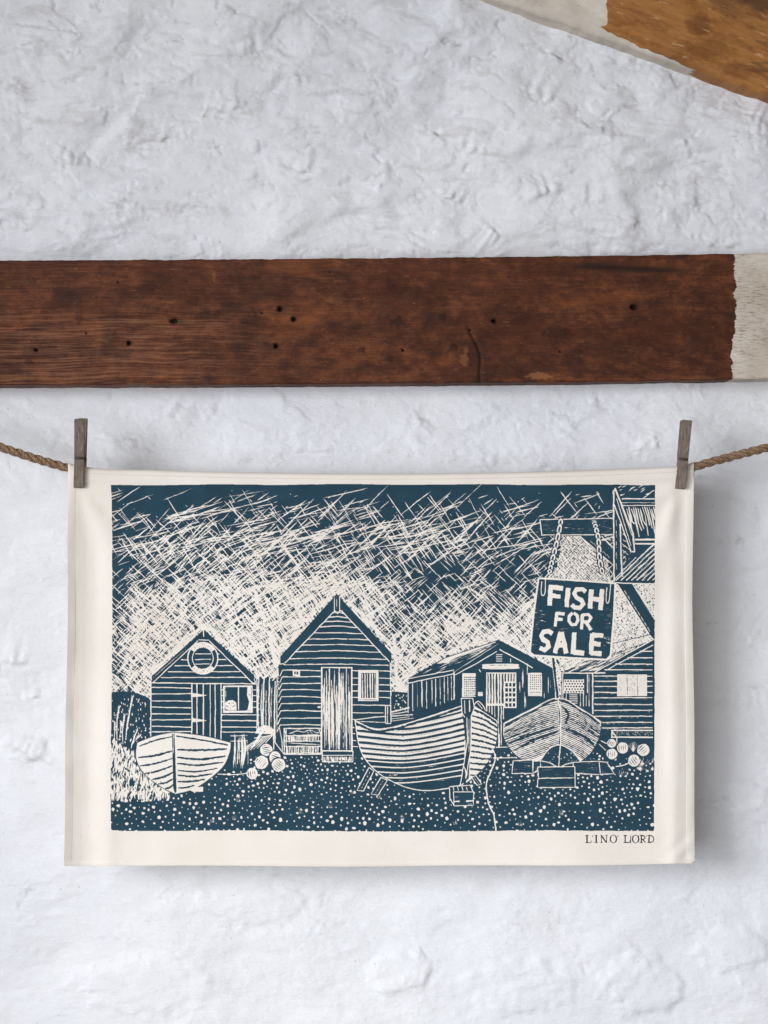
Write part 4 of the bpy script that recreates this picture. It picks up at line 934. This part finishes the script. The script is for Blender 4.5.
    o = grid_obj('timber_beam', X, Y, Z, old_timber(), {'hole': hole, 'knot': np.clip(knot, 0, 1), 'worn': worn, 'rub': np.clip(rub, 0, 1), 'paint': np.clip(paint, 0, 1)}, closed_ends=True)
    return tag(o, 'long dark brown horizontal timber beam with nail holes and whitewashed right end', 'beam', kind='thing')

def rafter():
    ang = math.atan2(103.5 - 1.5, 768 - 480)                     # slope of the underside where it meets the wall
    ca, sa = math.cos(ang), math.sin(ang)
    us = axis(-420, -40, 330, 760, 1.3, 5)                      # along, from the point (480, 2)
    r = 6.5; depth = 190; nf = 150
    yf, yb = TIMBER_Y + .020, WALL_Y + .02
    kw = (D + WALL_Y) / D; kf = (D + yf) / D
    rows = []
    for k in range(16): rows.append((0.0, yb + (yf + r * U - yb) * k / 16))
    for k in range(6): a = k / 5 * math.pi / 2; rows.append((r * (1 - math.cos(a)), yf + r * U * (1 - math.sin(a))))
    for k in range(1, nf): rows.append((r + (depth - 2 * r) * k / nf, yf))
    for k in range(6): a = (1 - k / 5) * math.pi / 2; rows.append((depth - r * (1 - math.cos(a)), yf + r * U * (1 - math.sin(a))))
    rows.append((depth, yb))
    v = np.array([a for a, _ in rows])[:, None]; y = np.array([b for _, b in rows])[:, None] + 0 * us[None, :]
    u = us[None, :] + 0 * v; v = v + 0 * u
    wob = .9 * perlin(us / 34.0, us * 0, 23) + .5 * perlin(us / 9.0, us * 0, 24)
    vv = v + wob[None, :] * (v < 60)
    px = 480 + u * ca + vv * sa; py = 2 + u * sa - vv * ca       # wall-plane picture coordinates
    X = (px - 384) * U * kw; Z = (512 - py) * U * kw
    # as seen, the front face shifts outwards a little
    fx = 384 + (px - 384) * kw / kf; fy = 512 + (py - 512) * kw / kf
    face = y < yf + .0005
    dep = (.0008 * fbm(u / 50, v / 10, 4, 25) + .0004 * fbm(u / 14, v / 3, 3, 26)) * face
    under = (v < 1.0) & (y > yf + r * U)
    paint_f = .5 + (607 + 1.6 * perlin(fy / 11.0, fy * 0, 27) - fx) / 9.0
    paint_u = .5 + (690 + 8 * perlin(y / .012, y * 0 + 2, 28) - px) / 26.0
    strip = .5 + (6.5 * sstep(712, 600, fx) - .5 + 2.0 * perlin(u / 13.0, u * 0, 29) + 1.6 * perlin(u / 45.0, u * 0, 36) - v) / 3.0          # paint just turns over the lower arris
    strip = np.where(fx < 704 + 6 * perlin(v / 3.0, v * 0, 30), strip, 0)
    paint = np.where(v < .6, paint_u, np.maximum(paint_f, strip))
    # brown line where the paint has cracked off along the arris of the white part
    cr = np.exp(-((v - 9.5 - 2.2 * perlin(u / 16.0, u * 0, 31)) / (1.5 + 1.2 * perlin(u / 12.0, u * 0 + 2, 37))) ** 2) * sstep(.0, .3, perlin(u / 22.0, u * 0 + 5, 32) + .3)
    paint = paint - .9 * cr * (fx < 612) * sstep(520, 545, fx)
    knot = np.zeros_like(px); dark_end = np.zeros_like(px)
    for x, yy, a, b, s in ((700, 24, 15, 13, .6), (712, 48, 26, 14, .4), (740, 70, 26, 10, .35), (664, 24, 12, 3, .0)):
        knot = np.maximum(knot, s * sstep(1.2, .4, np.hypot((fx - x) / a, (fy - yy) / b) + .3 * perlin(fx / 6.0, fy / 5.0, 33)))
    dark_end = np.maximum(dark_end, .75 * sstep(26, 4, fy + .18 * (768 - fx) + 8 * fbm(fx / 24, fy / 14, 3, 34)) * sstep(690, 740, fx))  # darker towards the upper right, edge broken by noise
    dark_end = np.maximum(dark_end, .5 * sstep(.2, .6, fbm(u / 30, v / 7, 3, 35)) * sstep(725, 760, fx))
    Y = y - dep
    o = grid_obj('rafter', X, Y, Z, rafter_timber(), {'along': u * U, 'across': v * U, 'paint': np.clip(paint, 0, 1), 'knot': knot, 'dark_end': np.clip(dark_end, 0, 1)}, closed_ends=True)
    return tag(o, 'sloping rafter in the upper right corner, orange brown wood with part painted white', 'rafter', kind='thing')

# ---------------------------------------------------------------- rope
ROPE = [(-330, 372), (-150, 407), (-40, 434), (0, 447), (35, 458.5), (66, 467.5), (80, 471.4), (160, 475.4), (270, 478.0), (384, 479.0), (500, 477.8), (600, 475.0), (672, 471.8), (684, 470.8), (697, 466.2), (730, 457), (768, 447.5), (810, 437.5), (930, 406), (1110, 360)]
def rope_y(px):
    """smooth height of the line in the photograph, monotone cubic between the points"""
    x = np.array([a for a, _ in ROPE], float); y = np.array([b for _, b in ROPE], float)
    d = np.diff(y) / np.diff(x); m = np.concatenate([[d[0]], (d[:-1] + d[1:]) / 2, [d[-1]]])
    px = np.asarray(px, float); i = np.clip(np.searchsorted(x, px) - 1, 0, len(x) - 2)
    h = x[i + 1] - x[i]; t = np.clip((px - x[i]) / h, 0, 1)
    return (2 * t**3 - 3 * t**2 + 1) * y[i] + (t**3 - 2 * t**2 + t) * h * m[i] + (-2 * t**3 + 3 * t**2) * y[i + 1] + (t**3 - t**2) * h * m[i + 1]

def rope():
    R0 = .0026; r = .00285; pitch = .036
    xs = np.arange(-330, 1111, .9); X0 = (xs - 384) * U; Z0 = (512 - rope_y(xs)) * U
    tx = np.gradient(X0); tz = np.gradient(Z0); n = np.hypot(tx, tz); s = np.cumsum(n); nx, nz = -tz / n, tx / n
    na = 16; V = []; F = []; fib = []
    for k in range(3):
        ph = 2 * math.pi * k / 3 - s / pitch * 2 * math.pi + .25 * perlin(s / .05, s * 0, 41)
        cx = X0 + nx * R0 * np.cos(ph); cz = Z0 + nz * R0 * np.cos(ph); cy = R0 * np.sin(ph)
        base = len(V) * 0 + sum(len(v) for v in V)
        a = np.linspace(0, 2 * math.pi, na, endpoint=False)[None, :]
        rr = r * (1 + .07 * fbm(s[:, None] / .004 + 0 * a, a * 1.1, 2, 42 + k))
        lay = a + (s[:, None] / .011) * 2 * math.pi * .5                # yarn lay inside the strand
        f = .5 + .5 * np.sin(lay * 5 + 2 * perlin(s[:, None] / .006, a, 46))
        rr = rr * (1 + .035 * (f - .5))
        x = cx[:, None] + rr * np.cos(a) * nx[:, None]; z = cz[:, None] + rr * np.cos(a) * nz[:, None]; y = cy[:, None] + rr * np.sin(a)
        V.append(np.stack([x, y, z], -1).reshape(-1, 3)); fib.append((f * .75 + .25 * _h(np.floor(lay * 3), np.floor(s[:, None] / .01) + 0 * a, 5)).ravel())
        ns = len(xs); i = np.arange(ns * na).reshape(ns, na); j = np.roll(i, -1, 1)
        F.append((np.stack([i[:-1], j[:-1], j[1:], i[1:]], -1).reshape(-1, 4) + base))
    # loose fibres standing off the lay
    rr = random.Random(9); base = sum(len(v) for v in V); vv = []; ff = []
    for _ in range(420):
        i = rr.randrange(5, len(xs) - 5)
        if 72 < xs[i] < 690: continue
        a = rr.uniform(0, 6.283); d = Vector((nx[i] * math.cos(a), math.sin(a), nz[i] * math.cos(a))); t = Vector((tx[i] / n[i], 0, tz[i] / n[i]))
        p = Vector((X0[i], 0, Z0[i])) + d * (R0 + r * .75); l = rr.uniform(.003, .010); w = .00011
        dirv = (t * rr.choice((-1, 1)) * rr.uniform(.4, 1) + d * rr.uniform(.2, .8)).normalized(); side = dirv.cross(d).normalized() * w
        up = dirv.cross(side).normalized() * w
        p1 = p + dirv * l * .5; p2 = p1 + (dirv + d * rr.uniform(-.5, .5)).normalized() * l * .5
        b = base + len(vv)
        for q, k in ((p, 1), (p1, .8)): vv += [q + side * k, q - side * .5 * k + up * k, q - side * .5 * k - up * k]
        vv.append(p2)
        for k in range(3): m = (k + 1) % 3; ff.append((b + k, b + m, b + 3 + m, b + 3 + k)); ff.append((b + 3 + k, b + 3 + m, b + 6))
    allv = np.concatenate(V); verts = [tuple(v) for v in allv] + [tuple(v) for v in vv]
    faces = [tuple(int(k) for k in f) for f in np.concatenate(F)] + ff
    me = bpy.data.meshes.new('rope'); me.from_pydata(verts, [], faces); me.polygons.foreach_set('use_smooth', np.ones(len(faces), bool))
    a = me.attributes.new('fibre', 'FLOAT', 'POINT'); a.data.foreach_set('value', np.concatenate(fib + [np.full(len(vv), .9)]).astype(np.float32)); me.update()
    me.materials.append(sisal()); o = link(bpy.data.objects.new('rope', me))
    return tag(o, 'brown twisted sisal rope slung as a washing line through the top of the cloth', 'rope')

# ---------------------------------------------------------------- the printed cloth
TOP_R = .0064                                                   # cloth over rope
def left_edge(py): return .5 * np.sin(np.asarray(py) / 31.0) + np.interp(py, [460, 480, 600, 760, 866], [67.2, 68.2, 67.6, 65.4, 63.6])
def right_edge(py): return .5 * np.sin(np.asarray(py) / 37.0 + 1) + np.interp(py, [460, 480, 600, 760, 866], [694.2, 693.2, 692.6, 694, 695.2])
def bottom_edge(px): return .45 * np.sin(np.asarray(px) / 43.0) + np.interp(px, [60, 200, 384, 560, 660, 696], [865.3, 865.8, 866, 865.2, 863.6, 863.2])

def drape(px, py):
    """depth of the front of the cloth (towards the camera is negative)"""
    g = sstep(470, 560, py)
    w = 2.6 * np.sin(px / 92.0 + 1.1) * (.25 + .75 * g) + 1.3 * np.sin(px / 41.0 + py / 260.0) * g
    w = w + 1.2 * fbm(px / 130, py / 200, 3, 61)
    le = px - left_edge(py); re = right_edge(py) - px
    w = w - (10.5 + 2.5 * perlin(py / 60.0, px * 0, 64)) * np.exp(-np.clip(le, -5, None) / 10.0) * sstep(478, 560, py) * .8 + 2.0 * np.exp(-((le - 24) / 11.0) ** 2) * g
    w = w - 3.0 * np.exp(-((le - 44) / 9.0) ** 2) * sstep(520, 700, py) * .5
    w = w + 3.0 * np.exp(-np.clip(re, -5, None) / 8.0) * g - 3.0 * np.exp(-((re - 20) / 9.0) ** 2) * sstep(480, 540, py)
    below = py - rope_y(np.clip(px, 66, 696)); w = w + 1.8 * np.exp(-((below - 12) / 6.5) ** 2)
    # pulls from the two pegs
    for x0, y0, ang, amp, L, wd in ((80, 486, 62, -1.5, 130, 6), (80, 486, 40, 1.0, 110, 6), (80, 486, 80, 1.6, 170, 7), (80, 488, 18, -.9, 120, 5), (681, 488, 110, -2.4, 110, 7), (681, 488, 95, 2.2, 120, 6), (681, 488, 128, 1.5, 100, 6), (681, 488, 160, -.9, 120, 5)):
        a = math.radians(ang); t = (px - x0) * math.cos(a) + (py - y0) * math.sin(a); d = -(px - x0) * math.sin(a) + (py - y0) * math.cos(a)
        w = w + 1.5 * amp * np.exp(-(d / (wd + .06 * np.abs(t))) ** 2) * sstep(-2, 14, t) * np.exp(-np.clip(t, 0, None) / L)
    w = w + .55 * perlin(px / 5.5, py / 90.0, 65) * np.exp(-np.clip(le, 0, None) / 22.0) * g + .4 * perlin(px / 5.0, py / 70.0, 67) * np.exp(-np.clip(re, 0, None) / 18.0) * g
    # crumple at the lower right corner
    q = np.exp(-np.hypot((px - 684) / 16.0, (py - 850) / 16.0) ** 2)
    w = w + q * .7 * np.sin((px + py) / 3.6)
    w = w + .35 * fbm(px / 26, py / 34, 3, 66) * (.5 + 1.2 * np.exp(-np.minimum(le, re) / 26.0)) + 2.2 * np.exp(-(bottom_edge(px) - py) / 22.0) * np.sin(px / 70.0 + 2)
    hang = sstep(0, 12, below)
    return (-TOP_R) + w * .001 * hang

def tea_towel():
    root = empty('tea_towel', P(384, 475, 0))
    bx, by, bz = root.location
    tag(root, 'cream cotton tea towel with dark blue block print of huts and boats, pegged to rope', 'tea towel')
    plain_cloth = cotton('cream_cotton'); printed = cotton('printed_cotton', srgb(35, 61, 75))
    printed2 = cotton('lettered_cotton', srgb(44, 46, 54))
    # cloth: up the front, over the line and a hand's width down behind
    n = 316; t = np.linspace(0, 1, n)[None, :]
    rows = []
    for py0 in np.concatenate([np.arange(0, 1, 1 / 196.0), [1.0]]): rows.append(('f', py0))
    for a in np.linspace(.12, math.pi, 12): rows.append(('o', a))
    for k in np.linspace(.0, 1, 9)[1:]: rows.append(('r', k))
    X = []; Y = []; Z = []
    for kind, k in rows:
        if kind == 'f':
            # follow bottom edge at k=0 up to the line at k=1
            px = left_edge(866 - 396 * k) * (1 - t) + right_edge(866 - 396 * k) * t
            top = rope_y(px); py = bottom_edge(px) * (1 - k) + top * k
            y = drape(px, py); x, _, z = P(px, py, y); x, z = x, z
        else:
            px = left_edge(470) * (1 - t) + right_edge(470) * t; top = rope_y(px); x, _, z0 = P(px, top, -TOP_R)
            if kind == 'o': y = -TOP_R * np.cos(k) + 0 * px; z = z0 + TOP_R * math.sin(k)
            else: y = TOP_R + .004 * k + 0 * px; z = z0 - .045 * k
        X.append(x[0] - bx); Y.append((y + 0 * px)[0] - by); Z.append((z + 0 * px)[0] - bz)
    X, Y, Z = map(np.array, (X, Y, Z))
    o = grid_obj('cloth', X[::-1], Y[::-1], Z[::-1], plain_cloth, None, root)
    sd = o.modifiers.new('thickness', 'SOLIDIFY'); sd.thickness = .0007; sd.offset = -1 if False else 1
    sd.offset = -1
    # printed panel and lettering, a hair in front of the weave
    def patch(name, B, mat):
        cov = coverage(B); h, w = cov.shape; st = 2.0 / RS
        px, py = np.meshgrid(B.x0 + st * (np.arange(w) + .5), B.y0 + st * (np.arange(h) + .5))
        y = drape(px, py) - .00012; x, _, z = P(px, py, y)
        return grid_obj(name, x - bx, y - by, z - bz, mat, {'ink': cov}, root)
    patch('printed_panel', cut_block(), printed)
    patch('lettering', cut_name(), printed2)
    # sewn hems: a double thickness with rounded edge along the sides and bottom
    def hem(path, name='hem'):
        w = 8.0; prof = [(-.0, .0001), (.0, .0003), (.06, .00045), (.5, .00045), (.84, .00045), (.90, .00028), (.95, .0004), (1.0, .0001), (1.06, -.0003)]
        A = []; Bq = []; Cq = []
        for s, lift in prof:
            px, py = path(s * w); y = drape(px, py) - lift; x, _, z = P(px, py, y); A.append(x - bx); Bq.append(y - by); Cq.append(z - bz)
        return np.array(A), np.array(Bq), np.array(Cq)
    ys = np.arange(476, 864, 2.0); xs = np.arange(66, 694, 2.0)
    for path in (lambda s: (left_edge(ys) + s - .3, ys), lambda s: (right_edge(ys) - s + .3, ys), lambda s: (xs, bottom_edge(xs) - s * .6 + .3)):
        a, b, c = hem(path); grid_obj('hem', a, b, c, plain_cloth, None, root)
    return root

# ---------------------------------------------------------------- clothes pegs
def prism(name, outline, half_w, mat, parent, bevel=.0007, bow=0.0):
    """side outline in (depth, height) pushed across the peg's width"""
    bm = bmesh.new(); a = [bm.verts.new((-half_w, y, z)) for y, z in outline]; b = [bm.verts.new((half_w, y, z)) for y, z in outline]
    n = len(outline); bm.faces.new(a); bm.faces.new(b[::-1])
    for i in range(n): j = (i + 1) % n; bm.faces.new((a[i], b[i], b[j], a[j]))
    bmesh.ops.recalc_face_normals(bm, faces=bm.faces)
    bmesh.ops.bevel(bm, geom=list(bm.edges), offset=bevel, segments=2, affect='EDGES', profile=.6)
    rr = random.Random(len(name) + int(half_w * 1e6))
    for v in bm.verts:
        v.co.x += .0004 * math.sin(v.co.z * 130 + 1) + rr.uniform(-.00012, .00012); v.co.y += rr.uniform(-.00012, .00012)
    me = bpy.data.meshes.new(name); bm.to_mesh(me); bm.free(); me.materials.append(mat)
    return link(bpy.data.objects.new(name, me), parent)

def tube(name, pts, r, mat, parent, na=8):
    bm = bmesh.new(); rings = []
    for i, p in enumerate(pts):
        p = Vector(p); d = (Vector(pts[min(i + 1, len(pts) - 1)]) - Vector(pts[max(0, i - 1)])).normalized()
        u = d.orthogonal().normalized() if i == 0 else (u - d * u.dot(d)).normalized(); v = d.cross(u)
        rings.append([bm.verts.new(p + (u * math.cos(k * 2 * math.pi / na) + v * math.sin(k * 2 * math.pi / na)) * r) for k in range(na)])
    for A, Bq in zip(rings[:-1], rings[1:]):
        for k in range(na): j = (k + 1) % na; bm.faces.new((A[k], A[j], Bq[j], Bq[k]))
    bm.faces.new(rings[0][::-1]); bm.faces.new(rings[-1])
    bmesh.ops.recalc_face_normals(bm, faces=bm.faces)
    me = bpy.data.meshes.new(name); bm.to_mesh(me); bm.free(); me.polygons.foreach_set('use_smooth', np.ones(len(me.polygons), bool)); me.materials.append(mat)
    return link(bpy.data.objects.new(name, me), parent)

def clothes_peg():
    wood = weathered_peg(); wire = plain('rusted_wire', (.10, .075, .06), .55, .6)
    root = empty('clothes_peg', (0, 0, 0))
    # z = 0 at the rope; jaws grip below, handles stand up
    front = [(-.0078, -.0235), (-.0118, -.0225), (-.0138, -.008), (-.0142, .0105), (-.0124, .0112), (-.0124, .0132), (-.0150, .0140), (-.0205, .0585), (-.0150, .0592), (-.0085, .030), (-.0052, .0130), (-.0082, .0085), (-.0088, .004), (-.0088, -.006), (-.0078, -.012)]
    prism('prong', front, .0059, wood, root)
    back = [(-y * .98, z) for y, z in front][::-1]
    bk = prism('prong', back, .0055, wood, root); bk.location = (.0014, 0, .0016)
    zc = .0122; pts = []
    for k in range(61):
        a = k / 60 * 2 * math.pi * 3; pts.append((-.0045 + .009 * k / 60, .0038 * math.cos(a), zc + .0038 * math.sin(a)))
    arm_f = [(-.0045, -.0095, zc + .0006), (-.0049, -.0130, zc), (-.0044, -.0136, zc)]
    tube('spring', pts, .0007, wire, root)
    tube('spring', [(-.0054, -.002, zc + .003), (-.0056, -.0100, zc + .001), (-.0052, -.0132, zc), (.0052, -.0132, zc - .0002), (.0056, -.0100, zc + .001), (.0054, -.002, zc + .003)], .0006, wire, root)
    return root

def copy_tree(o, parent=None):
    c = o.copy(); C.collection.objects.link(c); c.parent = parent
    for ch in list(o.children): copy_tree(ch, c)
    return c

# ---------------------------------------------------------------- build
wall(); beam(); rafter(); rope(); tea_towel()
peg = clothes_peg()
x, _, z = P(79.8, 468.5, 0); peg.location = (x, 0, z); peg.rotation_euler = (math.radians(1), math.radians(.8), math.radians(4))
tag(peg, 'upright grey wooden clothes peg on the left corner of the cloth', 'clothes peg', 'clothes pegs holding the tea towel')
peg2 = copy_tree(peg)
[c for c in peg2.children if c.name.startswith('prong')][1].location.x = .0002
x, _, z = P(681.2, 470.0, 0); peg2.location = (x, 0, z); peg2.rotation_euler = (math.radians(-2), math.radians(5.2), math.radians(-3.5))
tag(peg2, 'tilted grey wooden clothes peg on the right corner of the cloth', 'clothes peg')

# ---------------------------------------------------------------- light: soft window light from the left, added low fill in front
def area(name, loc, target, size, power, col, spread=180):
    l = bpy.data.lights.new(name, 'AREA'); l.shape = 'RECTANGLE'; l.size, l.size_y = size; l.energy = power; l.color = col; l.spread = math.radians(spread)
    o = link(bpy.data.objects.new(name, l)); o.location = loc
    o.rotation_euler = (Vector(target) - Vector(loc)).to_track_quat('-Z', 'Y').to_euler(); return o
area('window_light', (-1.95, -2.5, .32), (.95, .05, -.56), (1.5, 1.0), 27.3, (.945, .967, 1.0), 98)
area('low_fill_light', (-.75, -2.6, -.5), (.42, .05, -.74), (1.5, .9), 4.9, (.93, .96, 1.0), 64)  # unseen fill lamp, added to brighten the lower wall
w = bpy.data.worlds.new('World'); C.world = w; w.use_nodes = True
bg = w.node_tree.nodes['Background']; g = w.node_tree; tc = g.nodes.new('ShaderNodeTexCoord'); sp = g.nodes.new('ShaderNodeSeparateXYZ'); mr = g.nodes.new('ShaderNodeMapRange')
g.links.new(tc.outputs['Generated'], sp.inputs[0]); g.links.new(sp.outputs[2], mr.inputs[0])
for k, v in enumerate((-1, 1, .17, .37)): mr.inputs[k + 1].default_value = v
g.links.new(mr.outputs[0], bg.inputs[1]); bg.inputs[0].default_value = (1.0, .95, .91, 1)

cam = bpy.data.cameras.new('camera'); co = link(bpy.data.objects.new('camera', cam))
co.location = (0, -D, 0); co.rotation_euler = (math.radians(90), 0, 0)
cam.sensor_fit = 'VERTICAL'; cam.sensor_height = 24; cam.lens = 24 * D / (1024 * U); cam.clip_end = 50; cam.clip_start = .05
C.camera = co
C.view_settings.view_transform = 'Standard'; C.view_settings.look = 'None'; C.view_settings.exposure = 0; C.view_settings.gamma = 1
C.cycles.use_denoising = True
